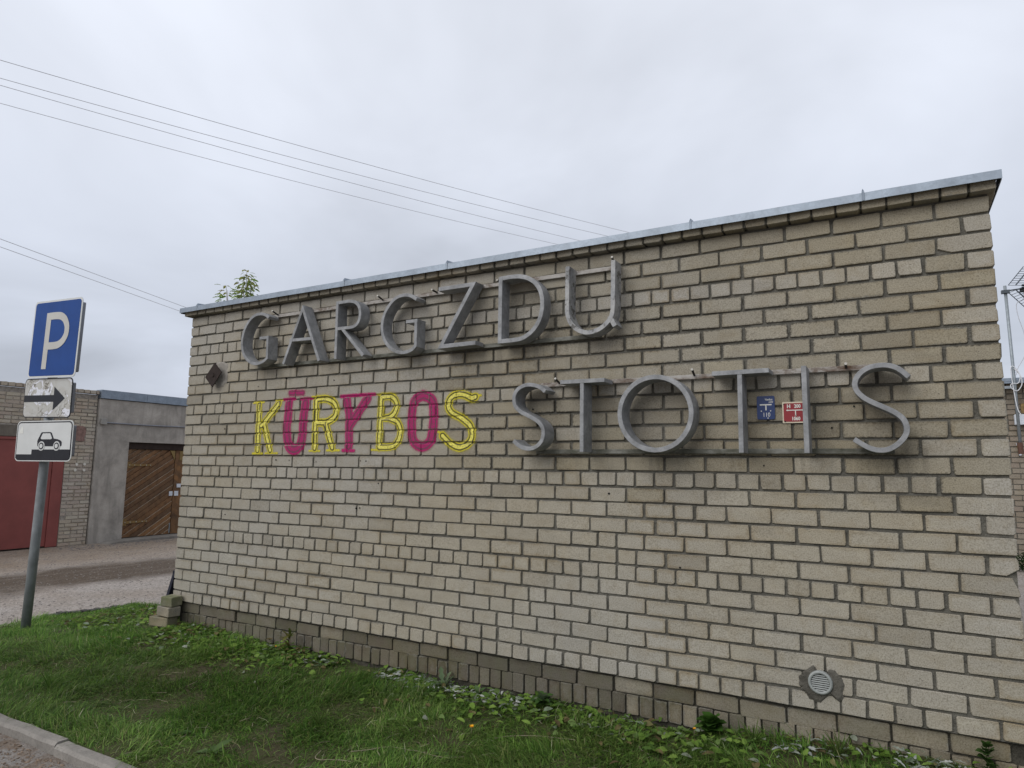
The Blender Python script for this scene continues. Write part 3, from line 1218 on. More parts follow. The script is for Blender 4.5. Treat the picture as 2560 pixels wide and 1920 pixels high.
# diamond shaped wall anchor
an = empty('wall_anchor', (.476, -.03, 2.196), 0, 'dark rusted diamond shaped iron plate on the wall left of the metal letters', 'anchor plate')
mb = MB()
mb.prism([(.012, .120), (-.120, -.014), (-.004, -.120), (.119, .023)], -.034, -.026)
mb.build('plate', m_rust, an)
mb = MB()
mb.tube([(0.0, .03, 0), (0.0, -.03, 0)], .014, 8)
mb.tube([(0.0, -.03, 0), (0.0, -.042, 0)], .02, 6)
mb.build('tie_rod', m_rust, an)

# drilled holes: little proud plugs, coloured black for the shade inside
for (hx, hz) in [(1.35, 1.375), (1.52, 1.372), (1.85, 1.36), (2.36, 1.372), (2.42, 1.37), (3.98, 1.75), (6.05, 1.70), (5.93, 1.58), (2.02, 2.07), (1.42, 2.12), (1.06, 2.06),
                 (4.56, 1.165), (2.33, .98), (2.37, .985), (.70, .86), (.62, 1.67), (5.55, 1.36), (3.05, .52), (2.56, 1.19), (5.03, .72)]:
    mb = MB()
    r_ = random.uniform(.004, .0075)
    mb.prism([(hx + r_ * math.cos(t) * random.uniform(.8, 1.1), hz + r_ * math.sin(t) * random.uniform(.8, 1.1)) for t in np.linspace(0, 2 * PI, 9)[:-1]], -.0042, .02)
    bpart(mb, 'drill_hole', m_dark)

# ================================================================== PAINTED WORD
# surface of the wall under the paint, sampled every few millimetres
GU0, GU1, GZ0, GZ1, CELL = .94, 3.60, 1.38, 2.03, .0045
nu = int((GU1 - GU0) / CELL); nz = int((GZ1 - GZ0) / CELL)
uu = GU0 + np.arange(nu + 1) * CELL
zz_ = GZ0 + np.arange(nz + 1) * CELL
surf = np.full((nu + 1, nz + 1), .0075)
for a, b_, z0, z1, dyb in BR:
    if b_ < GU0 or a > GU1 or z1 < GZ0 or z0 > GZ1: continue
    i0, i1 = np.searchsorted(uu, [a + .001, b_ - .001]); j0, j1 = np.searchsorted(zz_, [z0 + .0015, z1 - .0015])
    surf[i0:i1, j0:j1] = dyb - .0028
UU, ZZ = np.meshgrid(uu, zz_, indexing='ij')


def seg_dist(strokes):
    d = np.full(UU.shape, 9.); 
    sdv = np.full(UU.shape, 9.)
    for st in strokes:
        for (a, b_) in zip(st[:-1], st[1:]):
            ax, az_ = a; bx_, bz = b_
            dx_, dz_ = bx_ - ax, bz - az_
            ll = dx_ * dx_ + dz_ * dz_ + 1e-9
            t = np.clip(((UU - ax) * dx_ + (ZZ - az_) * dz_) / ll, 0, 1)
            px_ = ax + t * dx_; pz_ = az_ + t * dz_
            dd = np.hypot((UU - px_), (ZZ - pz_))
            d = np.minimum(d, dd)
    return d


YEL = ((.62, .53, .035), (.86, .78, .16), (.048, .053, .023))
MAG = ((.42, .012, .130), (.30, .035, .120), (.150, .050, .085))
PW = {
    'K': (YEL, .036, [[(1.090, 1.885), (1.100, 1.460)], [(1.352, 1.890), (1.131, 1.690)], [(1.165, 1.705), (1.268, 1.460)]],
          [[(1.01, 1.909), (1.15, 1.908)], [(1.034, 1.434), (1.16, 1.434)], [(1.205, 1.436), (1.360, 1.436)], [(1.30, 1.916), (1.400, 1.914)]]),
    'U': (MAG, .050, [[(1.483, 1.885), (1.468, 1.714), (1.476, 1.589), (1.513, 1.500), (1.578, 1.468), (1.643, 1.500), (1.671, 1.586), (1.674, 1.761), (1.690, 1.882)]],
          [[(1.41, 1.922), (1.550, 1.925)], [(1.625, 1.919), (1.765, 1.921)]]),
    'bar': (MAG, .028, [[(1.490, 1.981), (1.650, 1.976)]], []),
    'R': (YEL, .036, [[(1.824, 1.900), (1.827, 1.478)], [(1.835, 1.909), (1.950, 1.906), (2.036, 1.868), (2.066, 1.808), (2.040, 1.745), (1.956, 1.706), (1.845, 1.704)], [(1.943, 1.693), (2.036, 1.484)]],
          [[(1.762, 1.456), (1.889, 1.456)], [(1.975, 1.460), (2.120, 1.460)], [(1.770, 1.933), (1.862, 1.933)]]),
    'Y': (MAG, .044, [[(2.183, 1.890), (2.213, 1.766), (2.223, 1.490)], [(2.412, 1.892), (2.222, 1.668)]],
          [[(2.110, 1.923), (2.289, 1.927)], [(2.315, 1.927), (2.490, 1.927)], [(2.160, 1.459), (2.285, 1.456)]]),
    'B': (YEL, .033, [[(2.560, 1.895), (2.552, 1.490)], [(2.570, 1.901), (2.672, 1.895), (2.725, 1.843), (2.708, 1.768), (2.651, 1.728), (2.565, 1.722)], [(2.651, 1.722), (2.738, 1.685), (2.772, 1.615), (2.752, 1.540), (2.692, 1.490), (2.560, 1.482)]],
          [[(2.500, 1.922), (2.593, 1.924)], [(2.475, 1.463), (2.577, 1.463)]]),
    'O': (MAG, .043, [[(2.989, 1.896), (2.914, 1.860), (2.887, 1.772), (2.884, 1.640), (2.908, 1.530), (2.99, 1.489), (3.068, 1.526), (3.094, 1.631), (3.098, 1.766), (3.073, 1.858), (2.989, 1.896)]], []),
    'S': (YEL, .034, [[(3.485, 1.862), (3.449, 1.855), (3.395, 1.878), (3.319, 1.888), (3.256, 1.860), (3.236, 1.801), (3.278, 1.745), (3.367, 1.700), (3.443, 1.640), (3.462, 1.563), (3.424, 1.504), (3.341, 1.480), (3.265, 1.510), (3.190, 1.570)]],
          [[(3.470, 1.872), (3.535, 1.872)], [(3.150, 1.600), (3.195, 1.585)]]),
}
for key, (cols, W, main, serif) in PW.items():
    sm = [catmull(s_, 6) if len(s_) > 3 else s_ for s_ in main]
    W *= 1.17 if cols is YEL else 1.08
    wob = (NA(UU * 22, ZZ * 22) - .5) * .007
    d1 = seg_dist(sm) + wob
    d2 = (seg_dist(serif) if serif else np.full(UU.shape, 9.)) + wob * .7
    a1 = np.clip((W - d1) / .010, 0, 1)
    a2 = np.clip(((.014 if cols is YEL else .019) - d2) / .009, 0, 1)
    alpha = np.maximum(a1, a2)
    q = d1 / W
    colr = np.zeros(UU.shape + (4,))
    c0, c1, c2 = [np.array(c) for c in cols]

    def sel(lo, hi, s_=.07):
        return np.clip((q - lo) / s_ + .5, 0, 1) * np.clip((hi - q) / s_ + .5, 0, 1)
    rgb = np.broadcast_to(c0, UU.shape + (3,)).copy()
    if cols is YEL:
        k1 = sel(.34, .60, .10)[..., None]; kin = sel(-1, .30, .12)[..., None]
        # hairline down the middle of the inline
        kmid = sel(-1, .07, .08)[..., None]
        rgb = rgb * (1 - kin) + c1 * kin
        rgb = rgb * (1 - k1) + c2 * k1
        rgb = rgb * (1 - kmid * .25) + c2 * kmid * .25
    else:
        k1 = sel(.30, .62)[..., None]; kin = sel(-1, .16)[..., None]
        rgb = rgb * (1 - k1 * .9) + c2 * k1 * .9
        rgb = rgb * (1 - kin * .55) + c1 * kin * .55
    colr[..., :3] = rgb
    colr[..., 3] = alpha * (.84 if cols is YEL else .88)
    # outer mist of the spray can
    mist = np.clip((W + .012 - d1) / .022, 0, 1) * .30
    colr[..., 3] = np.maximum(colr[..., 3], mist)
    on = colr[..., 3] > .02
    cell = on[:-1, :-1] | on[1:, :-1] | on[:-1, 1:] | on[1:, 1:]
    i, j = np.nonzero(cell)
    ids = np.stack([i * (nz + 1) + j, (i + 1) * (nz + 1) + j, (i + 1) * (nz + 1) + j + 1, i * (nz + 1) + j + 1], 1)
    uniq, inv = np.unique(ids.ravel(), return_inverse=True)
    off = {'bar': 0, 'K': 0, 'U': .0006, 'R': .0012, 'Y': .0018, 'B': .0006, 'O': 0, 'S': .0006}[key]
    V = np.stack([UU.ravel()[uniq], surf.ravel()[uniq] - off, ZZ.ravel()[uniq]], 1)
    me = np_mesh('painted_letter', V, inv.ravel(), np.arange(len(ids)) * 4, m_paint, colr.reshape(-1, 4)[uniq])
    o = bpy.data.objects.new('painted_letter', me)
    COL.objects.link(o); o.parent = bld
    o.location = (-L / 2, 0, -GZ)
    o['label'] = ('yellow' if cols is YEL else 'magenta') + ' painted letter ' + key if key != 'bar' else 'magenta painted bar above the U'
    if key == 'bar': o.name = 'painted_bar'

# ================================================================== METAL LETTERS AND RAILS
YB = -.030


def metal_letter(label, strokes, yf, w=.0275, mat=None, base=None):
    """strokes: list of (points, smooth, closed)"""
    xs = [p[0] for s_ in strokes for p in s_[0]]; zs = [p[1] for s_ in strokes for p in s_[0]]
    cx, cz = (min(xs) + max(xs)) / 2, min(zs)
    mb_ = MB()
    for k_, (pts, smooth, closed) in enumerate(strokes):
        P = [(p[0] - cx, p[1] - cz) for p in pts]
        if smooth: P = catmull(P, 6, closed)
        mb_.ribbon(P, w, yf - YB + .0015 * k_, .0 - .0012 * k_, closed)
    o = mb_.build('metal_letter', mat or m_letter)
    o.location = (cx, YB, cz)
    bv = o.modifiers.new('edge', 'BEVEL'); bv.width = .0018; bv.segments = 1; bv.limit_method = 'ANGLE'; bv.angle_limit = R(40)
    tag(o, label, 'metal letter', 'metal letters on the brick wall')
    return o


Y1, Y2 = -.145, -.180
metal_letter('grey metal letter G in front of the letter A, first in the upper word',
             [([(1.316, 2.668), (1.286, 2.689), (1.249, 2.706), (1.199, 2.715), (1.139, 2.711), (1.079, 2.684), (1.022, 2.63), (.983, 2.557), (.969, 2.481), (.977, 2.411), (1.005, 2.349), (1.053, 2.299), (1.116, 2.263), (1.178, 2.25), (1.238, 2.255), (1.284, 2.270), (1.318, 2.291)], True, False),
              ([(1.318, 2.282), (1.312, 2.500)], False, False), ([(1.205, 2.486), (1.3265, 2.484)], False, False)], Y1)
metal_letter('grey metal letter A between the first G and the R',
             [([(1.535, 2.224), (1.746, 2.707), (1.972, 2.222)], False, False), ([(1.60, 2.433), (1.868, 2.427)], False, False)], Y1)
metal_letter('grey metal letter R between the A and the second G',
             [([(2.163, 2.224), (2.158, 2.724)], False, False),
              ([(2.158, 2.711), (2.239, 2.712), (2.305, 2.710), (2.360, 2.695), (2.398, 2.661), (2.416, 2.613), (2.415, 2.559), (2.396, 2.515), (2.358, 2.490), (2.303, 2.484), (2.164, 2.486)], True, False),
              ([(2.221, 2.484), (2.467, 2.233)], False, False)], Y1)
metal_letter('grey metal letter G between the R and the Z, second G of the upper word',
             [([(3.006, 2.646), (2.944, 2.682), (2.879, 2.694), (2.806, 2.683), (2.747, 2.644), (2.691, 2.576), (2.664, 2.497), (2.664, 2.422), (2.688, 2.352), (2.734, 2.293), (2.796, 2.249), (2.861, 2.229), (2.930, 2.230), (2.978, 2.246), (3.006, 2.271)], True, False),
              ([(3.006, 2.262), (3.005, 2.487)], False, False), ([(2.905, 2.474), (3.020, 2.472)], False, False)], Y1)
metal_letter('grey metal letter Z of the upper word, a slanted stroke between two bars',
             [([(3.218, 2.700), (3.536, 2.701), (3.250, 2.246), (3.568, 2.250)], False, False)], Y1, .032)
metal_letter('grey metal letter D between the Z and the flaking U',
             [([(3.776, 2.226), (3.777, 2.727)], False, False),
              ([(3.777, 2.712), (3.874, 2.714), (3.947, 2.706), (4.011, 2.683), (4.067, 2.641), (4.106, 2.579), (4.121, 2.506), (4.117, 2.436), (4.096, 2.367), (4.054, 2.308), (3.995, 2.265), (3.928, 2.245), (3.776, 2.242)], True, False)], Y1, .032)
metal_letter('flaking whitish metal letter U with a small hook at its lower right',
             [([(4.319, 2.729), (4.316, 2.56), (4.315, 2.415), (4.324, 2.366), (4.346, 2.319), (4.39, 2.275), (4.444, 2.250), (4.501, 2.248), (4.558, 2.265), (4.607, 2.3), (4.638, 2.34), (4.649, 2.40), (4.653, 2.56), (4.656, 2.726)], True, False),
              ([(4.624, 2.345), (4.664, 2.272)], False, False)], Y1, .031, m_letter_u)
metal_letter('grey metal letter S beside the painted word, first of the lower word',
             [([(4.166, 1.853), (4.123, 1.886), (4.073, 1.903), (4.018, 1.906), (3.963, 1.887), (3.93, 1.853), (3.92, 1.808), (3.932, 1.760), (3.974, 1.72), (4.038, 1.688), (4.102, 1.654), (4.141, 1.614), (4.153, 1.568), (4.141, 1.517), (4.103, 1.478), (4.049, 1.461), (3.995, 1.468), (3.953, 1.490), (3.920, 1.518)], True, False)], Y2)
metal_letter('grey metal letter T between the S and the round O',
             [([(4.280, 1.912), (4.602, 1.910)], False, False), ([(4.440, 1.897), (4.437, 1.438)], False, False)], Y2)
metal_letter('round grey metal letter O of the lower word',
             [([(4.936 + .231 * math.cos(t), 1.680 + .231 * math.sin(t)) for t in np.linspace(0, 2 * PI, 41)[:-1]], False, True)], Y2, .030)
metal_letter('grey metal letter T between the round O and the blue plate',
             [([(5.296, 1.910), (5.624, 1.912)], False, False), ([(5.458, 1.898), (5.455, 1.432)], False, False)], Y2)
metal_letter('grey metal letter I, a single upright overlapping the red plate',
             [([(5.811, 1.926), (5.810, 1.430)], False, False)], Y2)
metal_letter('grey metal letter S, last of the lower word beside the I',
             [([(6.324, 1.833), (6.288, 1.871), (6.252, 1.894), (6.206, 1.904), (6.153, 1.899), (6.108, 1.878), (6.077, 1.843), (6.066, 1.805), (6.076, 1.768), (6.106, 1.732), (6.149, 1.703), (6.203, 1.674), (6.25, 1.646), (6.284, 1.614), (6.299, 1.578), (6.298, 1.541), (6.280, 1.505), (6.246, 1.471), (6.207, 1.450), (6.164, 1.446), (6.121, 1.458), (6.083, 1.481), (6.049, 1.506)], True, False)], Y2)


def rail(x0, x1, z, label, mat, bolts, y0=-.0275, th=.012, hh=.030):
    e_ = empty('letter_rail', ((x0 + x1) / 2, -.02, z), 0, label, 'mounting rail', 'rails behind the metal letters')
    cx = (x0 + x1) / 2
    mb_ = MB()
    n = 14
    for i in range(n):
        a = x0 + (x1 - x0) * i / n; b_ = x0 + (x1 - x0) * (i + 1) / n
    mb_.box((0, 0, 0), (x1 - x0, th, hh), bev=.002)
    mb_.build('bar', mat, e_)
    for bx_, lean in bolts:
        b2 = MB()
        b2.tube([(bx_ - cx, .022, .0), (bx_ - cx + lean * .1, -.075, lean * .5)], .0075, 7)
        bo = b2.build('bolt', m_bolt_dark, e_)
        b3 = MB()
        b3.tube([(bx_ - cx + lean * .1, -.075, lean * .5), (bx_ - cx + lean * .11, -.083, lean * .53)], .0080, 7)
        b3.build('bolt_end', m_bolt_tip, bo)


rail(1.16, 4.66, 2.710, 'pale rusty rail holding the tops of the upper metal word', m_rail, [(1.30, .06), (2.56, .05), (3.12, .02), (3.72, .02), (4.62, .10)])
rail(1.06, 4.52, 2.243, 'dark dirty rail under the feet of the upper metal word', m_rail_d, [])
rail(4.05, 6.20, 1.919, 'pale rusty rail holding the tops of the lower metal word', m_rail, [(4.20, .06), (5.15, .07), (6.02, .03)])
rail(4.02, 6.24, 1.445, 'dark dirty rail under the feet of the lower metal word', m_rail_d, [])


# ================================================================== WALL PLATES
def text_mb(body, size, M, mb_, y=0, sx=1.0, bold=0.0):
    cu = bpy.data.curves.new('t', 'FONT')
    cu.body = body; cu.size = size
    cu.align_x = 'CENTER'; cu.align_y = 'CENTER'
    cu.offset = bold
    cu.resolution_u = 3
    ob = bpy.data.objects.new('t', cu)
    COL.objects.link(ob)
    dg = bpy.context.evaluated_depsgraph_get()
    me = bpy.data.meshes.new_from_object(ob.evaluated_get(dg))
    vs_ = [(v.co.x * sx, y, v.co.y) for v in me.vertices]
    mb_.add(vs_, [tuple(p.vertices) for p in me.polygons], M)
    bpy.data.objects.remove(ob)
    bpy.data.meshes.remove(me)


def rrect(w, h, r, n=5):
    out = []
    for cx, cz, a0 in ((w / 2 - r, h / 2 - r, 0), (-w / 2 + r, h / 2 - r, 90), (-w / 2 + r, -h / 2 + r, 180), (w / 2 - r, -h / 2 + r, 270)):
        for i in range(n + 1):
            t = R(a0 + 90 * i / n)
            out.append((cx + r * math.cos(t), cz + r * math.sin(t)))
    return out


pb = empty('wall_plate', (5.574, -.004, 1.708), 0, 'small dark blue enamel plate reading 110 on the brick wall', 'plate')
mb = MB(); mb.prism(rrect(.102, .142, .008), -.004, .002); mb.build('panel', m_plate_blue, pb)
mb = MB()
text_mb('Vanduo', .0170, Matrix.Translation((.018, 0, .049)), mb, -.0052, .82, .0004)
text_mb('\u00f8200', .0155, Matrix.Translation((.030, 0, .034)), mb, -.0052, .80, .0002)
text_mb('110', .036, Matrix.Translation((.003, 0, -.044)), mb, -.0052, .82, .0002)
mb.build('lettering', m_plate_white, pb)
mb = MB()
mb.box((0, -.0048, .018), (.068, .0012, .0075)); mb.box((.001, -.0048, -.001), (.0072, .0012, .0300))
for px_, pz_ in ((-.026, -.020), (.027, -.020), (.011, -.063)):
    mb.prism([(px_ + .0035 * math.cos(t), pz_ + .0035 * math.sin(t)) for t in np.linspace(0, 2 * PI, 9)[:-1]], -.0053, -.004)
mb.build('symbol', m_plate_white, pb)

pr = empty('wall_plate', (5.737, -.004, 1.675), 0, 'small red enamel plate with cream rim reading H 200 and 1060', 'plate')
mb = MB(); mb.prism(rrect(.140, .126, .004, 2), -.004, .002); mb.build('rim', m_plate_cream, pr)
mb = MB(); mb.prism(rrect(.126, .110, .004, 2), -.0052, -.0042); mb.build('panel', m_plate_red, pr)
mb = MB()
text_mb('H', .029, Matrix.Translation((-.034, 0, .036)), mb, -.0064, .95, .0012)
text_mb('200', .029, Matrix.Translation((.014, 0, .036)), mb, -.0064, .82, .0010)
text_mb('1060', .029, Matrix.Translation((.004, 0, -.038)), mb, -.0064, .82, .0010)
mb.build('lettering', m_plate_white, pr)
mb = MB()
mb.box((0, -.0060, .013), (.080, .0012, .0055)); mb.box((.003, -.0060, -.006), (.0055, .0012, .034))
mb.prism([(-.050, .013), (-.040, .0075), (-.040, .0185)], -.0066, -.0054)
mb.prism([(.050, .013), (.040, .0185), (.040, .0075)], -.0066, -.0054)
mb.prism([(.003, -.026), (.0085, -.017), (-.0025, -.017)], -.0066, -.0054)
mb.build('symbol', m_plate_white, pr)
mb = MB()
for px_, pz_ in ((-.060, .050), (-.056, -.053), (.055, -.052)):
    mb.prism([(px_ + .004 * math.cos(t), pz_ + .004 * math.sin(t)) for t in np.linspace(0, 2 * PI, 9)[:-1]], -.0068, -.005)
mb.build('screw', m_dark, pr)

# ================================================================== SIGN POST
sp = empty('sign_post', (-1.19, -.69, -.36), 0, 'grey steel post with a blue parking sign and two plates below it', 'sign post')
SPM = Matrix.Translation((1.19, .69, .36))
mb = MB()
mb.tube([(-.055, 0, 0.0), (-.015, 0, 1.1), (0, 0, 1.7), (.004, 0, 3.22)], .042, 16)
mb.build('pole', m_pole, sp, smooth=True)


def plate(cx, cy, cz, yaw, tilt, roll, w, h, r, face_mat, label, rim=None, thick=.024):
    T = SPM @ Matrix.Translation((cx, cy, cz)) @ Matrix.Rotation(R(yaw), 4, 'Z') @ Matrix.Rotation(R(-tilt), 4, 'X') @ Matrix.Rotation(R(-roll), 4, 'Y')
    mb_ = MB()
    mb_.prism(rrect(w, h, r), -.001, .004, T)
    pan = mb_.build('sign_plate', face_mat, sp)
    pan['label'] = label
    # folded back channel
    m2 = MB()
    m2.prism(rrect(w - .012, h - .10, .012, 2), .0055, thick + .012, T)
    m2.build('back_channel', m_sign_back, pan)
    m3 = MB()
    m3.box((0, thick + .03, h * .2), (.10, .05, .03), T)
    m3.box((0, thick + .03, -h * .2), (.10, .05, .03), T)
    m3.build('clamp', m_sign_back, pan)
    return pan, T


def flat(pan, T, polys, y, mat, name):
    mb_ = MB()
    for p in polys:
        mb_.prism(p, y, y + .0009, T)
    return mb_.build(name, mat, pan)


pan, T = plate(-1.079, -.757, 2.574, 3.5, .1, -1.5, .80, .80, .045, m_sign_white, 'square blue parking sign plate with a white border and letter P')
flat(pan, T, [rrect(.762, .762, .034)], -.0026, m_sign_blue, 'blue_field')
# letter P
mb = MB()
mb.box((-.131, -.0042, -.022), (.078, .001, .580), T)
bowl = [(-.131, .232), (.00, .232), (.08, .222), (.145, .185), (.185, .125), (.193, .075), (.185, .025), (.145, -.030), (.08, -.066), (.0, -.076), (-.131, -.076)]
mb.ribbon(catmull(bowl[:], 4), .074, -.0060, -.0050, False, T)
mb.build('letter_p', m_sign_grey, pan)

pan, T = plate(-1.157, -.735, 1.974, 3.6, -1.4, -1.4, .80, .40, .05, m_sign_black, 'white direction plate with a black arrow and torn sticker remains')
flat(pan, T, [rrect(.780, .380, .042)], -.0026, m_peel, 'white_field')
flat(pan, T, [[(-.392, -.040), (.11, -.040), (.11, -.125), (.295, -.006), (.11, .112), (.11, .028), (-.392, .028)]], -.0040, m_sign_black, 'arrow')

pan, T = plate(-1.056, -.779, 1.539, 8.9, -.4, .1, .80, .40, .05, m_sign_white, 'white plate showing a black car standing on a raised kerb')
flat(pan, T, [rrect(.780, .380, .045)], -.0026, m_sign_black, 'border')
flat(pan, T, [rrect(.756, .356, .036)], -.0040, m_sign_white, 'white_field')
flat(pan, T, [[(-.385, -.132), (-.385, -.165), (-.360, -.185), (.355, -.185), (.384, -.165), (.384, -.084), (-.155, -.084), (-.155, -.132)]], -.0054, m_sign_black, 'kerb_symbol')
body = [(-.078, -.052), (-.084, .0), (-.074, .020), (-.040, .075), (-.028, .086), (.096, .086), (.112, .078), (.146, .022), (.200, .016), (.246, .002), (.262, -.014), (.262, -.046), (.250, -.054)]
flat(pan, T, [body], -.0054, m_sign_black, 'car_symbol')
flat(pan, T, [[(-.038, .026), (-.012, .074), (.092, .074), (.124, .026), (.110, .016), (-.022, .016)]], -.0068, m_sign_white, 'car_window')
for wx in (-.020, .195):
    circ = lambda r_: [(wx + r_ * math.cos(t), -.050 + r_ * math.sin(t)) for t in np.linspace(0, 2 * PI, 21)[:-1]]
    flat(pan, T, [circ(.046)], -.0068, m_sign_white, 'wheel_gap')
    flat(pan, T, [circ(.034)], -.0082, m_sign_black, 'wheel_symbol')
    flat(pan, T, [circ(.022)], -.0096, m_sign_white, 'wheel_hub')
# a bit of white sticker at the corner
flat(pan, T, [[(-.355, .075), (-.300, .075), (-.302, .125), (-.320, .150), (-.345, .120)]], -.0054, m_plate_white, 'sticker')

# ================================================================== GARAGES AT THE LEFT
GX = -8.84
GB = Matrix.Rotation(PI / 2, 4, 'Z')          # local x -> world +y, local -y -> world +x


def gpart(mb_, name, mat, root, **kw):
    return mb_.build(name, mat, root, **kw)


bg = empty('brick_garage', (GX, 2.0, GZ), PI / 2, 'old brick garage with a dark red metal gate across the gravel drive', 'garage')
# local: x = world y - 2.0 ; z = world z - GZ
lx = lambda y: y - 2.0
lz = lambda z: z - GZ
BHG, PHG = .066, .0775
VG_S = variants('brick', .245, BHG, .07, m_gbrick, 8, cmin=.004, cmax=.02, wob=.005)
VG_H = variants('brick', .117, BHG, .07, m_gbrick, 6, cmin=.004, cmax=.02, wob=.005)
Y0G, Y1G = -2.6, 3.97
gate = (-.35, 3.40)               # red gate opening in world y
lint = (-.7, 3.72)
grest = MB(); gtone = []
cand = []
c = 0
z = GZ
while z + PHG < 2.76:
    zc = z + PHG / 2
    off = (c % 2) * .13
    hd = c % 5 == 3
    w = .13 if hd else .26
    y = Y0G - off
    while y < Y1G - .01:
        a, b_ = max(y, Y0G), min(y + w, Y1G)
        segs = [(a, b_)]
        if zc < 1.82:
            segs = [(max(a, gate[1]), b_)] if b_ > gate[1] else []
            if a < gate[0]: segs += [(a, min(b_, gate[0]))]
        elif zc < 2.06:
            segs = [(max(a, lint[1]), b_)] if b_ > lint[1] else []
            if a < lint[0]: segs += [(a, min(b_, lint[0]))]
        for a_, b2 in segs:
            if b2 - a_ > .05:
                cand.append((a_, b2, zc))
        y += w
    z += PHG; c += 1
# rowlock parapet on top
y = Y0G
while y < Y1G - .02:
    cand.append((y, min(y + .13, Y1G), 2.85, 'cap'))
    y += .13
cand.sort(key=lambda t: abs(t[0] - 2.9))
for k_, t in enumerate(cand):
    a, b_, zc = t[:3]
    wide = b_ - a
    cap = len(t) == 4
    vv = VG_S if wide > .19 else VG_H
    nom = .245 if wide > .19 else .117
    proud = -.045 if cap else random.gauss(0, .004)
    Mx = Matrix.Translation((lx((a + b_) / 2), proud, lz(zc))) @ Matrix.Rotation(random.gauss(0, .012), 4, 'Y') @ Matrix.Diagonal(((wide - .013) / nom, 1, 1.15 if cap else random.uniform(.9, 1.03), 1))
    if k_ < 300 and a > 1.2:
        o = bpy.data.objects.new('brick', random.choice(vv))
        o.matrix_local = Mx
        COL.objects.link(o); o.parent = bg
    else:
        add_bricks(grest, gtone, vv, Mx)
o = tone_obj(grest, gtone, 'brickwork', m_gbrick, bg, (0, 0, 0)); o['kind'] = 'stuff'
mb = MB()
for a, b_, z0, z1 in ((Y0G, Y1G - .004, 2.05, 2.80), (gate[1] + .004, Y1G - .004, GZ - .2, 2.05), (Y0G, gate[0] - .004, GZ - .2, 2.05)):
    mb.box((lx((a + b_) / 2), .10, lz((z0 + z1) / 2)), (b_ - a, .18, z1 - z0 - .002))
mb.box((lx((Y0G + Y1G) / 2), 2.6, lz(1.2)), (Y1G - Y0G - .02, 4.8, 3.2))
mb.box((lx((Y0G + Y1G) / 2), .045, lz(2.85)), (Y1G - Y0G - .006, .15, .07))
gpart(mb, 'mortar', m_gmortar, bg)
mb = MB(); mb.box((lx((lint[0] + lint[1]) / 2), .06, lz(1.94)), (lint[1] - lint[0], .13, .225), bev=.008)
gpart(mb, 'lintel', m_lintel, bg)
gt = MB()
gt.box((lx((gate[0] + 3.18) / 2), .045, lz((1.80 + GZ) / 2 + .01)), (3.18 - gate[0] - .01, .04, 1.80 - GZ - .05))
g_o = gpart(gt, 'gate', m_red, bg)
mb = MB()
mb.box((lx(3.29), .04, lz((1.80 + GZ) / 2)), (.215, .07, 1.80 - GZ - .02), bev=.004)
mb.box((lx((gate[0] + 3.4) / 2), .035, lz(1.795)), (3.4 - gate[0], .08, .05), bev=.004)
mb.build('gate_frame', m_red, g_o)
mb = MB()
for yy in (.9, 2.03):
    mb.box((lx(yy), .022, lz(.7)), (.012, .012, 2.05))
mb.build('seam', m_red, g_o)
# white paint dots on the pier
for (dy_, dz_) in ((3.64, 1.285), (3.80, 1.295), (3.62, 1.17), (3.80, 1.17)):
    mb = MB()
    mb.prism([(lx(dy_) + .028 * math.cos(t) * random.uniform(.8, 1.1), lz(dz_) + .033 * math.sin(t) * random.uniform(.8, 1.1)) for t in np.linspace(0, 2 * PI, 11)[:-1]], -.014, .0)
    gpart(mb, 'paint_dot', plain('white_dot', (.60, .58, .52), .8), bg)
for (py, pz, sy, sz, colr) in ((3.62, 1.94, .28, .30, (.215, .135, .115)),):
    mb = MB()
    rr = random.Random(9)
    mb.prism(ragged([(lx(py) - sy / 2, lz(pz) - sz / 2), (lx(py) + sy / 2, lz(pz) - sz / 2), (lx(py) + sy / 2, lz(pz) + sz / 2), (lx(py) - sy / 2, lz(pz) + sz / 2)], .02, 4, 9), -.012, .01)
    gpart(mb, 'cement_patch', plain('pinkish_patch', colr, .95, 0, .3, 18, .008), bg)

# --- rendered garage with plank doors
cg = empty('rendered_garage', (GX, 5.9, GZ), PI / 2, 'grey rendered garage with brown diagonal plank doors beside the brick garage', 'garage')
lx2 = lambda y: y - 5.9
YA, YB2 = 3.985, 9.6
op = (4.71, 7.16)
mb = MB()
mb.box((lx2((YA + op[0]) / 2), .06, lz((2.19 + GZ) / 2 - .05)), (op[0] - YA, .20, 2.19 - GZ + .1))
mb.box((lx2((op[1] + YB2) / 2), .06, lz((2.19 + GZ) / 2 - .05)), (YB2 - op[1], .20, 2.19 - GZ + .1))
mb.box((lx2((op[0] + op[1]) / 2), .06, lz((1.80 + 2.19) / 2)), (op[1] - op[0], .20, .388))
mb.box((lx2((YA + YB2) / 2), .05, lz(2.455)), (YB2 - YA, .20, .53))
mb.box((lx2((YA + YB2) / 2), 2.6, lz(1.2)), (YB2 - YA - .02, 4.8, 3.1))
gpart(mb, 'wall', m_conc, cg)
mb = MB()
for a, b_ in ((YA, 5.02), (5.025, 7.3), (7.305, YB2)):
    mb.box((lx2((a + b_) / 2), .02, lz(2.825)), (b_ - a, .22, .185))
gpart(mb, 'coping', m_gzinc, cg)
mb = MB()
mb.tube([(lx2(4.15), -.066, lz(2.205)), (lx2(5.1), -.066, lz(2.200)), (lx2(6.1), -.066, lz(2.212)), (lx2(7.6), -.066, lz(2.22))], .014, 7)
gpart(mb, 'conduit', m_sign_back, cg)
mb = MB(); mb.box((lx2(4.09), -.07, lz(2.225)), (.13, .06, .13), bev=.006)
gpart(mb, 'junction_box', plain('grey_box', (.27, .26, .24), .7), cg)
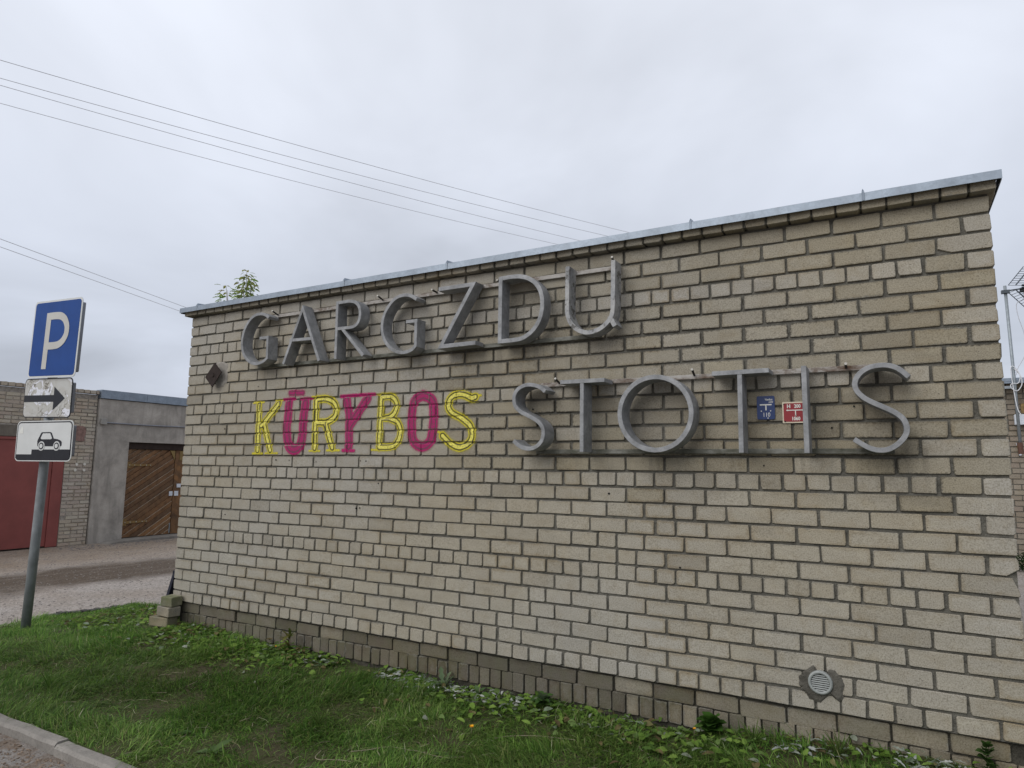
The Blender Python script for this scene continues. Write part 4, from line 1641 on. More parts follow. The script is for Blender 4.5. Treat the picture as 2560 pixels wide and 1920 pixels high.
mb = MB(); mb.box((lx2((op[0] + op[1]) / 2), .075, lz(1.725)), (op[1] - op[0] - .004, .10, .145))
gpart(mb, 'door_beam', m_wood_dark, cg)
mb = MB()
mb.prism(ragged([(lx2(4.2), 0.0), (lx2(7.6), 0.0), (lx2(7.55), .045), (lx2(4.9), .055), (lx2(4.3), .03)], .006, 5, 4), -.42, .10)
gpart(mb, 'threshold', m_kerb, cg)


def clip(poly, x0, x1, z0, z1):
    def cut(P, f, inter):
        out = []
        for i in range(len(P)):
            a, b_ = P[i - 1], P[i]
            if f(b_):
                if not f(a): out.append(inter(a, b_))
                out.append(b_)
            elif f(a): out.append(inter(a, b_))
        return out
    ix = lambda X: (lambda a, b_: (X, a[1] + (b_[1] - a[1]) * (X - a[0]) / (b_[0] - a[0])))
    iz = lambda Z: (lambda a, b_: (a[0] + (b_[0] - a[0]) * (Z - a[1]) / (b_[1] - a[1]), Z))
    for f, i_ in ((lambda p: p[0] >= x0, ix(x0)), (lambda p: p[0] <= x1, ix(x1)), (lambda p: p[1] >= z0, iz(z0)), (lambda p: p[1] <= z1, iz(z1))):
        if not poly: return []
        poly = cut(poly, f, i_)
    return poly


for leaf, (a, b_, sgn) in enumerate(((4.725, 5.925, 1), (5.945, 7.145, -1))):
    x0, x1 = lx2(a), lx2(b_)
    z0, z1 = lz(-.335), lz(1.645)
    mb = MB(); mb.box(((x0 + x1) / 2, .112, (z0 + z1) / 2), (x1 - x0, .03, z1 - z0))
    dr = gpart(mb, 'door', m_wood_dark, cg)
    dr['label'] = 'door leaf of brown diagonal planks ' + ('hinged at the left' if leaf == 0 else 'half hidden by the brick building')
    ang = R(33) * sgn
    pitch = .108
    dirv = (math.cos(ang), math.sin(ang)); nv = (-math.sin(ang), math.cos(ang))
    for k_ in range(-17, 27):
        off = k_ * pitch
        cx, cz = x0 + (0 if sgn > 0 else x1 - x0) + nv[0] * off, z0 + nv[1] * off
        P = [(cx - 4 * dirv[0], cz - 4 * dirv[1]), (cx + 4 * dirv[0], cz + 4 * dirv[1]),
             (cx + 4 * dirv[0] + nv[0] * (pitch - .006), cz + 4 * dirv[1] + nv[1] * (pitch - .006)), (cx - 4 * dirv[0] + nv[0] * (pitch - .006), cz - 4 * dirv[1] + nv[1] * (pitch - .006))]
        P = clip(P, x0, x1, z0, z1)
        if len(P) < 3: continue
        # lapped: the upper edge of every plank stands proud of the next one
        m_ = MB()
        n = len(P)
        fr = []
        for p in P:
            t = ((p[0] - cx) * nv[0] + (p[1] - cz) * nv[1]) / pitch
            fr.append((p[0], .085 - .030 * t, p[1]))
        vs_ = fr + [(p[0], .0965, p[1]) for p in P]
        fs_ = [tuple(range(n))] + [(i, n + i, n + (i + 1) % n, (i + 1) % n) for i in range(n)]
        m_.add(vs_, fs_)
        pk = bpy.data.objects.new('plank', m_.mesh('plank', [m_wood, m_wood_edge]))
        # light caught on the bare upper edge is painted in as a paler colour
        for pi_, po_ in enumerate(pk.data.polygons):
            if pi_ > 0:
                i = pi_ - 1
                ta = ((P[i][0] - cx) * nv[0] + (P[i][1] - cz) * nv[1]); tb = ((P[(i + 1) % n][0] - cx) * nv[0] + (P[(i + 1) % n][1] - cz) * nv[1])
                if ta > pitch * .9 and tb > pitch * .9 and random.random() < .75: po_.material_index = 1
        link(pk, dr)
    if leaf == 0:
        for hz in (1.285, -.0):
            m_ = MB()
            m_.prism([(x0 - .01, lz(hz) - .075), (x0 + .11, lz(hz) - .075), (x0 + .11, lz(hz) - .03), (x0 + .62, lz(hz) - .018), (x0 + .62, lz(hz) + .018), (x0 + .11, lz(hz) + .03), (x0 + .11, lz(hz) + .075), (x0 - .01, lz(hz) + .075)], .040, .056)
            m_.build('strap_hinge', m_hinge, dr)
            m_ = MB()
            for bx_ in (.08, .2, .34, .48, .58):
                m_.tube([(x0 + bx_, .042, lz(hz)), (x0 + bx_, .032, lz(hz))], .011, 6)
            m_.build('hinge_bolts', m_bolt_tip, dr)
        m_ = MB(); m_.prism([(x1 - .14, z1 - .01), (x1 - .012, z1 - .01), (x1 - .012, z1 - .24)][::-1], .045, .064); m_.build('corner_board', m_tan, dr)
        m_ = MB(); m_.box((x1 - .05, .058, lz(.615)), (.085, .02, .105)); m_.build('lock_plate', m_lock, dr)
        m_ = MB(); m_.tube([(x1 - .03, .05, lz(-.31)), (x1 - .03, .05, lz(-.08))], .012, 6); m_.build('drop_bolt', m_antenna, dr)
    else:
        m_ = MB(); m_.box((x0 + .07, .058, lz(.615)), (.10, .02, .115)); m_.box((x0 + .12, .055, lz(.80)), (.10, .03, .09)); m_.build('lock_plate', m_lock, dr)
        m_ = MB(); m_.prism([(x0 + .10, z1 - .01), (x0 + .18, z1 - .01), (x0 + .18, z1 - .24), (x0 + .10, z1 - .24)][::-1], .053, .064); m_.build('corner_board', m_tan, dr)

# ================================================================== BUILDING AT THE RIGHT
YR = 11.5
rb = empty('brick_outbuilding', (9.2, YR, GZ), 0, 'brown brick building with a grey eave behind the right edge of the wall', 'building')
lx3 = lambda x: x - 9.2
VR_S = variants('brick', .246, .087, .06, m_rbrick, 6)
VR_H = variants('brick', .118, .087, .06, m_rbrick, 4)
rrest = MB(); rtone = []
X0R, X1R = 5.6, 13.0
for c in range(0, 34):
    zc = (c + .5) * .101
    hd = c % 6 == 2
    w = .13 if hd else .26
    x = X0R + (0 if c % 2 else .13)
    while x < X1R - .2:
        Mx = Matrix.Translation((lx3(x + w / 2), random.gauss(0, .002), zc)) @ Matrix.Rotation(random.gauss(0, .006), 4, 'Y')
        if 8.0 < x < 9.5:
            o = bpy.data.objects.new('brick', random.choice(VR_H if hd else VR_S))
            o.matrix_local = Mx
            COL.objects.link(o); o.parent = rb
        else:
            add_bricks(rrest, rtone, VR_H if hd else VR_S, Mx)
        x += w
o = tone_obj(rrest, rtone, 'brickwork', m_rbrick, rb, (0, 0, 0)); o['kind'] = 'stuff'
mb = MB(); mb.box((lx3((X0R + X1R) / 2), 2.51, 1.70), (X1R - X0R, 5.0, 3.46)); mb.build('mortar', m_mortar, rb)
mb = MB()
mb.box((lx3((X0R + X1R) / 2), 2.3, 3.47), (X1R - X0R + .3, 5.2, .06)); mb.box((lx3((X0R + X1R) / 2), -.28, 3.455), (X1R - X0R + .3, .03, .10))
mb.build('eave', m_gzinc, rb)
# concrete band at the foot
mb = MB(); mb.box((lx3((X0R + X1R) / 2), -.02, .16), (X1R - X0R, .04, .05)); mb.build('base_band', m_conc, rb)
# things fixed to that wall
o = MB(); o.box((0, 0, 0), (.62, .12, .20), bev=.01); o = o.build('wall_box', m_white_box, None, loc=(8.60, YR - .075, 2.33))
tag(o, 'white plastic box on the far brown brick wall behind the antenna mast', 'box')
k_ = MB(); k_.box((.10, -.063, -.07), (.10, .004, .014)); k_.build('label_strip', m_dark, o)
o = MB(); o.prism(rrect(.30, .19, .03, 3), -.05, .0)
o = o.build('picture_plaque', plain('brown_yellow_plaque', (.25, .17, .07), .7, 0, .5, 14), None, loc=(8.56, YR - .005, 2.545))
tag(o, 'small brown and yellow plaque above the white box on the far wall', 'plaque')
th = empty('thermometer', (8.33, YR - .02, 1.78), 0, 'thin yellow thermometer with white ends low on the far brick wall', 'thermometer')
m_ = MB(); m_.tube([(-.012, 0, .07), (.014, 0, -.09)], .018, 8); m_.build('tube', m_yellow, th)
m_ = MB(); m_.tube([(-.012, 0, .07), (-.018, 0, .11)], .02, 8); m_.tube([(.014, 0, -.09), (.018, 0, -.12)], .02, 8); m_.build('end_cap', m_white_box, th)

# antenna on its mast
am = empty('antenna_mast', (8.31, 11.2, 1.95), 0, 'slim grey mast with a grid television antenna beside the far brick wall', 'antenna')
m_ = MB(); m_.tube([(0.01, 0, -.25), (0, 0, 1.0), (-.03, 0, 2.93)], .027, 10); m_.build('mast', m_antenna, am, smooth=True)
m_ = MB(); m_.tube([(0.0, 0, -.06), (0.015, 0, -.27)], .045, 8); m_.build('mast_foot', m_brown, am)
m_ = MB(); m_.box((0.0, .15, .98), (.05, .30, .04)); m_.box((-.14, .02, .98), (.30, .03, .05)); m_.build('wall_bracket', m_antenna, am)
m_ = MB(); m_.tube([(-.09, -.02, 2.82), (.55, -.04, 2.86)], .014, 6); m_.box((-.03, -.01, 2.81), (.13, .09, .06)); m_.build('boom', m_antenna_dark, am)


def grid_panel(p00, p10, p01, nx, mat):
    m_ = MB()
    a = Vector(p00); ex = Vector(p10) - a; ey = Vector(p01) - a
    for t in (0, .5, 1):
        m_.tube([a + ey * t, a + ex + ey * t], .008 if t != .5 else .012, 5)
    for i in range(nx + 1):
        t = i / nx
        m_.tube([a + ex * t, a + ex * t + ey], .005, 5)
    return m_


grid_panel((.02, -.03, 2.93), (.28, .02, 3.27), (.20, -.34, 2.83), 8, None).build('reflector_panel', m_antenna_dark, am)
grid_panel((.02, -.03, 2.78), (.30, .02, 2.42), (.20, -.34, 2.80), 8, None).build('reflector_panel', m_antenna_dark, am)
m_ = MB(); m_.box((.24, -.04, 2.80), (.10, .07, .06)); m_.tube([(.22, -.05, 2.90), (.52, -.08, 2.80)], .02, 5); m_.tube([(.22, -.05, 2.86), (.56, -.1, 2.74)], .012, 5); m_.build('dipole', m_dark, am)
m_ = MB()
m_.tube(catmull([(.24, -.05, 2.77), (.22, -.05, 2.62), (.12, -.05, 2.55), (.13, -.05, 2.3), (.20, -.05, 1.95), (.19, -.05, 1.6), (.06, -.05, 1.33), (.03, -.05, 1.2)], 5), .006, 5)
m_.build('cable', m_wire, am)
m_ = MB()
m_.tube(catmull([(.0, -.04, 1.33), (.09, -.05, 1.18), (.10, -.05, 1.02), (.02, -.05, .90), (-.07, -.06, .97), (-.05, -.06, 1.04), (.05, -.06, 1.05), (.08, -.06, 1.2), (.0, -.05, 1.36), (-.05, -.05, 1.3), (-.02, -.05, .8), (.01, -.05, .55), (.06, -.05, .44)], 5), .0085, 5)
m_.build('cable_loop', m_cable, am)

# ================================================================== OVERHEAD WIRES
W = [((-4.54, -.15), (.89, 10.55), 'topmost'), ((-5.06, .08), (.36, 10.59), 'second'), ((-5.28, .17), (-.32, 10.69), 'third'), ((-5.87, .43), (-1.02, 10.53), 'lowest')]
for (a, b_, nm) in W:
    a = np.array(a); b_ = np.array(b_); d = b_ - a
    p0 = a - d * 1.1; p1 = b_ + d * .55
    pts = []
    for i in range(31):
        t = i / 30
        p = p0 + (p1 - p0) * t
        s_ = 4 * (t - .78) ** 2
        pts.append((p[0], p[1], 7.0 + .10 * ((t - .415) * (t - .792)) / .05))
    mb = MB(); mb.tube(pts, .0048, 5)
    o = mb.build('overhead_wire', m_wire)
    tag(o, f'thin grey overhead wire, {nm} of the four crossing the upper sky', 'wire', 'overhead wires in the sky')
for (a, b_, nm) in [((-13.42, 3.69), (-15.92, 10.5), 'upper'), ((-14.16, 4.01), (-16.75, 10.99), 'lower')]:
    a = np.array(a); b_ = np.array(b_); d = b_ - a
    p0 = a - d * 1.5; p1 = b_ + d * .9
    mb = MB(); mb.tube([(p0[0] + (p1[0] - p0[0]) * t, p0[1] + (p1[1] - p0[1]) * t, 7.0) for t in np.linspace(0, 1, 12)], .0085, 5)
    o = mb.build('overhead_wire', m_wire)
    tag(o, f'thin grey wire above the garages, {nm} of the low pair', 'wire', 'overhead wires in the sky')


# ================================================================== PLANTS
def leaf_cloud(name, leaves, mat, parent=None):
    """leaves: list of (pos, dir, normal, length, width, colour, style) -> ONE mesh"""
    V = []; F = []; C = []
    for (p, d, nrm, ln, wd, col, style) in leaves:
        d = Vector(d).normalized(); nrm = Vector(nrm)
        s_ = d.cross(nrm)
        if s_.length < 1e-4: s_ = d.orthogonal()
        s_.normalize(); nn = s_.cross(d).normalized()
        p = Vector(p)
        b0 = len(V)
        if style == 'lobed':
            prof = [(0, .06), (.15, .25), (.22, .12), (.36, .42), (.45, .2), (.6, .5), (.7, .26), (.84, .42), (1, .0)]
        elif style == 'round':
            prof = [(0, .15), (.15, .75), (.45, 1.0), (.75, .8), (1., .1)]
        elif style == 'jag':
            prof = [(0, .08), (.2, .8), (.32, .55), (.5, .95), (.62, .55), (.8, .6), (1, .0)]
        else:
            prof = [(0, .05), (.25, .7), (.55, .85), (.8, .5), (1, .0)]
        m_ = len(prof)
        for (t, w_) in prof:
            q = p + d * (ln * t) - nn * (ln * .35 * t * t) 
            wv = w_ * wd / 2
            V.append(q - s_ * wv + nn * (wv * .35)); V.append(q); V.append(q + s_ * wv + nn * (wv * .35))
            f = random.uniform(.85, 1.15)
            C += [(col[0] * f, col[1] * f, col[2] * f, 1)] * 3
        for i in range(m_ - 1):
            a = b0 + 3 * i
            F += [(a, a + 1, a + 4, a + 3), (a + 1, a + 2, a + 5, a + 4)]
    me = bpy.data.meshes.new(name)
    me.from_pydata([tuple(v) for v in V], [], F)
    at = me.attributes.new('tone_col', 'FLOAT_COLOR', 'POINT')
    at.data.foreach_set('color', np.array(C, dtype=np.float32).ravel())
    me.materials.append(mat)
    me.polygons.foreach_set('use_smooth', [True] * len(me.polygons))
    me.update()
    o = bpy.data.objects.new(name, me)
    return link(o, parent)


def rv(a=1.):
    return Vector((random.uniform(-a, a), random.uniform(-a, a), random.uniform(-a, a)))


# ---- saplings above the roof edge
def sapling(x, y, z0, h, spread, n, label, stems):
    e_ = empty('sapling', (x, y, z0), 0, label, 'sapling', 'saplings on the roof')
    st = MB()
    lv = []
    for s_ in range(stems):
        a = random.uniform(0, 6.28)
        tip = Vector((math.cos(a) * spread * random.uniform(.1, .55), math.sin(a) * spread * random.uniform(.1, .55), h * random.uniform(.75, 1.0) if s_ else h))
        if s_ == 0: tip = Vector((-.04, 0, h))
        mid = tip * .5 + rv(.03)
        st.tube([(0, 0, 0), mid, tip], .007, 5, r1=.002)
        for k_ in range(n):
            t = random.uniform(.25, 1.0)
            p = Vector((0, 0, 0)).lerp(mid, t * 2) if t < .5 else mid.lerp(tip, t * 2 - 1)
            an = random.uniform(0, 6.28)
            d = Vector((math.cos(an), math.sin(an), random.uniform(-.55, .25)))
            p = p + d * random.uniform(.01, .06 + .07 * (1 - t))
            col = random.choice([(.22, .33, .08), (.17, .27, .07), (.28, .36, .10), (.30, .34, .12), (.20, .26, .11)])  # greens lightened to paint in the sky shining through from behind
            if t > .85: col = random.choice([(.26, .27, .08), (.22, .20, .07), (.20, .25, .08)])
            lv.append((p, d, Vector((0, 0, 1)) + rv(.7), random.uniform(.045, .085), random.uniform(.026, .042), col, 'jag'))
    st.build('stem', m_twig, e_)
    leaf_cloud('foliage', lv, m_leaf, e_)


sapling(.20, .5, 2.95, .50, .24, 46, 'taller leafy green sapling growing above the roof edge', 4)
sapling(-.20, .55, 2.92, .42, .24, 24, 'small sparse sapling showing above the left end of the roof', 2)

# ---- bare tree behind the brick garage
tr = empty('bare_tree', (-13.4, 2.9, GZ), 0, 'nearly bare tree showing its twigs above the brick garage at the left', 'tree')
st = MB(); tw = MB(); lv = []


def branch(mb_, p, d, ln, r, depth):
    pts = [p]
    for i in range(4):
        d = (d + rv(.22)).normalized()
        pts.append(pts[-1] + d * ln / 4)
    mb_.tube(pts, r, 5, r1=r * .55)
    if depth == 0:
        for q in pts[2:]:
            if random.random() < .5:
                lv.append((q, rv(), rv() + Vector((0, 0, 1)), .05, .03, (.09, .10, .045), 'oval'))
        return
    for k_ in range(random.choice((3, 4))):
        q = pts[random.choice((2, 3, 4))]
        branch(tw, q, (d + rv(.75) + Vector((0, 0, .15))).normalized(), ln * random.uniform(.5, .7), r * .5, depth - 1)


st.tube([(0, 0, 0), (.05, .03, 1.3), (.0, .0, 2.2)], .09, 8, r1=.06)
for k_ in range(6):
    a = k_ * 1.05
    branch(tw, Vector((0, 0, 1.6 + .12 * k_)), Vector((math.cos(a) * .8, math.sin(a) * .8, .8)), 1.05, .03, 3)
st.build('trunk', m_bark, tr, smooth=True)
tw.build('branches', m_bark, tr)
leaf_cloud('leaves', lv, m_leaf, tr)

# ---- bush by the far building
e_ = empty('low_bush', (8.35, 10.95, GZ), 0, 'low dark green bush at the foot of the far brick wall', 'bush')
lv = []
for k_ in range(900):
    a = random.uniform(0, 6.28); rr_ = math.sqrt(random.random())
    p = Vector((math.cos(a) * .75 * rr_, math.sin(a) * .32 * rr_, random.uniform(.02, .30) * (1.1 - rr_ * .6)))
    lv.append((p, Vector((math.cos(a), math.sin(a), random.uniform(-.2, .9))), rv() + Vector((0, 0, 1)), random.uniform(.05, .09), random.uniform(.02, .04), random.choice([(.022, .045, .014), (.03, .06, .016), (.018, .035, .012)]), 'oval'))
leaf_cloud('foliage', lv, m_leaf, e_)

# ---- grass -------------------------------------------------------
NBL = 190000
xs = rng.uniform(-1.95, 8.2, NBL * 2); ys = rng.uniform(-1.97, .75, NBL * 2)
# only the lawn, thinner where the turf is worn
dens = NA(xs * 1.3 + 5, ys * 1.3, 4)
worn = np.clip((NB(xs * 2.1, ys * 2.1 + 3, 3) - .24) / .22, .15, 1)
wallband = np.exp(-np.clip(-ys, 0, 5) / .12) * (xs > -.05)
keep = in_lawn(xs, ys) & (rng.random(NBL * 2) < worn * (1 - .55 * wallband) * (.55 + .45 * np.clip((dens - .3) * 4, 0, 1)))
# fewer outside the picture
outside = (ys < -1.2) & (xs > 5.2)
keep &= ~(outside & (rng.random(NBL * 2) < .85))
xs = xs[keep][:NBL]; ys = ys[keep][:NBL]
n = len(xs)
zs = lawn_z(xs, ys) - .006
tuft = NC_(xs * 2.6, ys * 2.6, 3)
hgt = (.020 + .062 * np.clip((tuft - .30) * 2.4, 0, 1)) * rng.uniform(.55, 1.55, n)
tall = rng.random(n) < .05
hgt[tall] = rng.uniform(.08, .16, int(tall.sum()))
flow = NB(xs * 1.1, ys * 1.1, 2) * 12.0
ang = flow + rng.normal(0, .9, n)
lean = np.clip(rng.normal(1.0, .42, n), .05, 1.75)
lean[tall] = rng.uniform(1.1, 1.7, int(tall.sum()))
wid = rng.uniform(.0028, .0060, n)
dirx, diry = np.cos(ang), np.sin(ang)
px_, py_ = -diry, dirx
tw_ = rng.normal(0, .5, n)
px2 = px_ * np.cos(tw_) + dirx * np.sin(tw_); py2 = py_ * np.cos(tw_) + diry * np.sin(tw_)
V = np.zeros((n, 7, 3), np.float32)
for k_, t in enumerate((0, .4, .75, 1.)):
    th_ = lean * (.35 + .85 * t)
    hx_ = hgt * t * np.sin(th_) * 1.15; hz_ = hgt * t * np.cos(np.minimum(th_, 1.5))
    cx = xs + dirx * hx_; cy = ys + diry * hx_; cz = zs + np.maximum(hz_, .002 + .006 * t)
    w_ = wid * (1, .9, .6, 0)[k_] / 2
    if k_ < 3:
        V[:, 2 * k_, :] = np.stack([cx - px2 * w_, cy - py2 * w_, cz], 1)
        V[:, 2 * k_ + 1, :] = np.stack([cx + px2 * w_, cy + py2 * w_, cz], 1)
    else:
        V[:, 6, :] = np.stack([cx, cy, cz], 1)
base_i = (np.arange(n) * 7)[:, None]
lp = np.concatenate([base_i + np.array([[0, 1, 3, 2]]), base_i + np.array([[2, 3, 5, 4]]), base_i + np.array([[4, 5, 6]])], 1)
stt = (np.arange(n) * 11)[:, None] + np.array([[0, 4, 8]])
pal = np.array([(.080, .160, .026), (.118, .205, .036), (.058, .118, .024), (.17, .25, .060), (.085, .135, .036), (.17, .185, .060), (.24, .22, .11), (.34, .32, .21)])
pr_ = np.array([.24, .20, .20, .13, .11, .07, .035, .015])
ci = rng.choice(len(pal), n, p=pr_)
colb = pal[ci]
dry = np.clip((NA(xs * .9 + 9, ys * 1.5 + 2, 3) - .48) * 4, 0, 1)[:, None] * rng.uniform(0, 1, (n, 1))
colb = colb * (1 - .4 * dry) + np.array([(.15, .14, .055)]) * .4 * dry
lush = np.clip((tuft - .5) * 3, 0, 1)[:, None]
patch_ = (.74 + .52 * np.clip((NA(xs * .8 + 3, ys * 1.1 + 8, 4) - .28) * 2.6, 0, 1))[:, None]
colb = np.minimum(colb * np.array([1.05, 1.14, 1.10]) * patch_, .5) * (1 + .15 * lush) * rng.uniform(.65, 1.45, (n, 1))
cc = np.ones((n, 7, 4), np.float32)
cc[:, :, :3] = colb[:, None, :]
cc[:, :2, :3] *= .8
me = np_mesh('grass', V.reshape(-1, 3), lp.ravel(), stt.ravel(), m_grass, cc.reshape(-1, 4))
o = link(bpy.data.objects.new('grass', me))
tag(o, kind='stuff')

# ---- ground cover of weeds and cut leaves along the foot of the wall
lv = []
for k_ in range(5000):
    x = random.uniform(-1.4, 6.9)
    y = -abs(random.gauss(0, .26)) - .015 if x > -.02 else random.uniform(-.45, .62)
    if not bool(in_lawn(np.array([x]), np.array([y]))[0]): continue
    dn = float(NC_(x * 1.6, y * 1.6 + 7, 2))
    zone = np.interp(x, [-1.4, -.8, 0, 1.2, 2.6, 3.4, 4.2, 4.9, 5.6, 6.9], [.5, 1, 1., .9, .8, .75, .9, .55, .2, .3])
    if random.random() > zone * np.clip((dn - .30) * 4.0, .05, 1): continue
    z = float(lawn_z(x, y)) + random.uniform(.005, .045)
    a = random.uniform(0, 6.28)
    cut = random.random()
    if cut < .07:
        col = random.choice([(.26, .29, .22), (.33, .35, .29), (.22, .27, .19)])      # pale undersides of cut leaves
    elif cut < .20:
        col = random.choice([(.16, .13, .06), (.13, .10, .05), (.20, .18, .08)])
    else:
        col = random.choice([(.115, .20, .035), (.155, .255, .045), (.080, .145, .032), (.19, .29, .06), (.14, .21, .065)])
    lv.append(((x, y, z), (math.cos(a), math.sin(a), random.uniform(-.1, .6)), Vector((0, 0, 1)) + rv(.6), random.uniform(.028, .072), random.uniform(.018, .048), col, random.choice(['oval', 'jag', 'round', 'jag'])))
# silvery felted leaves lying at the wall in the middle and at the right-hand end
for (x0, x1, y0, y1, cnt) in ((2.75, 3.95, -.26, -.02, 240), (6.15, 6.95, -.20, -.02, 170), (5.6, 6.0, -.22, -.05, 40)):
    for k_ in range(cnt):
        x = random.uniform(x0, x1); y = random.uniform(y0, y1)
        a = random.uniform(0, 6.28)
        col = random.choice([(.40, .42, .40), (.48, .49, .46), (.30, .33, .28), (.20, .24, .17)])
        lv.append(((x, y, float(lawn_z(x, y)) + random.uniform(.008, .05)), (math.cos(a), math.sin(a), random.uniform(-.1, .5)), Vector((0, 0, 1)) + rv(.9), random.uniform(.025, .07), random.uniform(.008, .026), col, 'jag'))
o = leaf_cloud('weeds', lv, m_leaf)
tag(o, kind='stuff')

# ---- dry litter and small debris on lawn and pavement
lt = MB()
for k_ in range(170):
    x = random.uniform(-1.4, 7); y = random.uniform(-1.9, -.03)
    z = float(lawn_z(x, y)) + random.uniform(.006, .03)
    a = random.uniform(0, 6.28); ln = random.uniform(.03, .12)
    lt.tube([(x, y, z), (x + math.cos(a) * ln / 2, y + math.sin(a) * ln / 2, z + random.uniform(.0, .015)), (x + math.cos(a + .3) * ln, y + math.sin(a + .3) * ln, z)], .0012, 3)
tag(lt.build('dry_litter', m_twig), kind='stuff')


def pebbles(name, pts, mat):
    V = []; F = []
    for (x, y, z, s_) in pts:
        b0 = len(V)
        a = random.uniform(0, 6.28)
        sx, sy, sz = s_ * random.uniform(.7, 1.3), s_ * random.uniform(.6, 1.1), s_ * random.uniform(.4, .7)
        ca, sa = math.cos(a), math.sin(a)
        for (ux, uy, uz) in ((1, 0, 0), (-1, .1, 0), (0, 1, .1), (.1, -1, 0), (0, 0, 1), (0, 0, -1)):
            X, Y_ = ux * sx, uy * sy
            V.append((x + X * ca - Y_ * sa, y + X * sa + Y_ * ca, z + uz * sz))
        for f in ((0, 2, 4), (2, 1, 4), (1, 3, 4), (3, 0, 4), (2, 0, 5), (1, 2, 5), (3, 1, 5), (0, 3, 5)):
            F.append(tuple(b0 + i for i in f))
    mb_ = MB(); mb_.v = V; mb_.f = F
    return mb_.build(name, mat)


pts = []
while len(pts) < 9000:
    x = random.uniform(-8.8, -1.6); y = random.uniform(-1.0, 7.5)
    if in_lawn(np.array([x]), np.array([y]))[0]: continue
    pts.append((x, y, GZ + .001, random.choice((.005, .006, .008, .008, .011, .016))))
for k_ in range(140):
    pts.append((random.uniform(-8.6, -7.9), random.uniform(3.2, 5.5), GZ + .003, random.uniform(.012, .03)))
tag(pebbles('gravel', pts, m_pebble), kind='stuff')
pts = []
for k_ in range(1500):
    x = random.uniform(.8, 3.2); y = -2.08 - abs(random.gauss(0, .22))
    pts.append((x, y, -.308 + float((NA(x * 1.2, y * 1.2) - .5) * .03) + .002, random.choice((.003, .004, .005, .007, .011))))
tag(pebbles('pavement_debris', pts, plain('brown_debris', (.17, .125, .09), .95, 0, .5, 20)), kind='stuff')


# ---- single plants that can be picked out
def rosette(name, x, y, n, ln, wd, style, cols, label, cat, elev=(.3, 1.1), group=None, stem_h=0.0):
    z = float(lawn_z(x, y))
    e2 = empty(name, (x, y, z), 0, label, cat, group)
    lv2 = []
    for k2 in range(n):
        a = k2 * 2.4 + random.uniform(-.3, .3)
        el = random.uniform(*elev)
        d = Vector((math.cos(a) * math.cos(el), -abs(math.sin(a)) * math.cos(el) if y > -.1 else math.sin(a) * math.cos(el), math.sin(el)))
        p = Vector((0, 0, stem_h * random.uniform(.2, 1)))
        lv2.append((p, d, Vector((0, 0, 1)) + rv(.3), ln * random.uniform(.7, 1.15), wd * random.uniform(.8, 1.2), random.choice(cols), style))
    leaf_cloud('leaves', lv2, m_leaf, e2)
    if stem_h:
        m_ = MB(); m_.tube([(0, 0, 0), (.01, 0, stem_h)], .003, 5); m_.build('stem', m_twig, e2)
    return e2


GR = [(.06, .12, .03), (.075, .145, .035), (.05, .10, .03)]
SG = [(.12, .17, .09), (.09, .14, .07), (.15, .19, .11)]
rosette('thistle', 3.32, -.10, 7, .15, .075, 'lobed', SG, 'jagged grey green thistle standing against the dark plinth', 'weed', (.7, 1.3))
rosette('broadleaf_weed', 3.62, -.10, 7, .07, .038, 'oval', [(.10, .16, .06), (.08, .14, .05)], 'pale upright weed with oval leaves right of the thistle', 'weed', (.5, 1.2), stem_h=.07)
rosette('geranium_plant', 5.22, -.08, 30, .085, .085, 'round', [(.05, .115, .018), (.06, .135, .022), (.045, .10, .018)], 'bright green round leaved clump growing against the plinth near the vent', 'plant', (.3, 1.4), stem_h=.09)
rosette('wilted_weed', 1.70, -.06, 12, .12, .04, 'jag', [(.16, .16, .045), (.13, .12, .04), (.09, .12, .03)], 'wilted yellowish weed leaning at the left part of the plinth', 'weed', (.2, 1.2), stem_h=.12)
rosette('vine_weed', 6.56, -.04, 16, .05, .05, 'round', [(.045, .09, .02), (.06, .11, .03)], 'small dark round leaved weed climbing the plinth at the far right', 'weed', (.2, 1.4), stem_h=.14)
rosette('plantain', 2.86, -1.66, 6, .10, .05, 'oval', [(.07, .12, .035), (.09, .14, .05)], 'broad leaved plantain in the grass near the kerb', 'weed', (.2, .8))
rosette('plantain', 2.45, -1.58, 5, .085, .04, 'oval', [(.08, .14, .05), (.10, .16, .06)], 'small plantain in the worn grass left of the larger one', 'weed', (.2, .8))
rosette('plantain', 3.98, -1.00, 5, .075, .04, 'oval', [(.09, .14, .06), (.10, .16, .06)], 'pale plantain in the middle of the lawn bottom edge', 'weed', (.2, .8))
rosette('dandelion_leaves', 2.20, -.16, 8, .10, .04, 'lobed', SG, 'grey green leaf clump where the plinth bricks on edge begin', 'weed', (.3, 1.1))
rosette('mallow_clump', 4.12, -.10, 26, .075, .060, 'jag', GR + SG, 'dense leafy clump spreading from the wall below the round letter', 'weed', (.2, 1.2), stem_h=.06)
rosette('grass_tuft', .95, -1.55, 26, .17, .008, 'oval', [(.06, .115, .022), (.075, .13, .028)], 'lush tuft of long grass beside the kerb at the left edge', 'grass tuft', (.6, 1.4))
rosette('grass_tuft', 5.90, -.14, 34, .15, .007, 'oval', [(.06, .105, .022), (.085, .125, .032)], 'long grass tuft at the plinth below the vent', 'grass tuft', (.7, 1.45))
rosette('grass_tuft', 5.46, -.10, 24, .13, .007, 'oval', [(.06, .105, .022), (.085, .125, .032)], 'thin grass tuft right of the round leaved clump', 'grass tuft', (.7, 1.45))
rosette('grass_tuft', 3.05, -1.05, 26, .14, .007, 'oval', [(.06, .105, .022), (.085, .125, .032)], 'grass tuft in the middle of the worn lawn', 'grass tuft', (.6, 1.4))


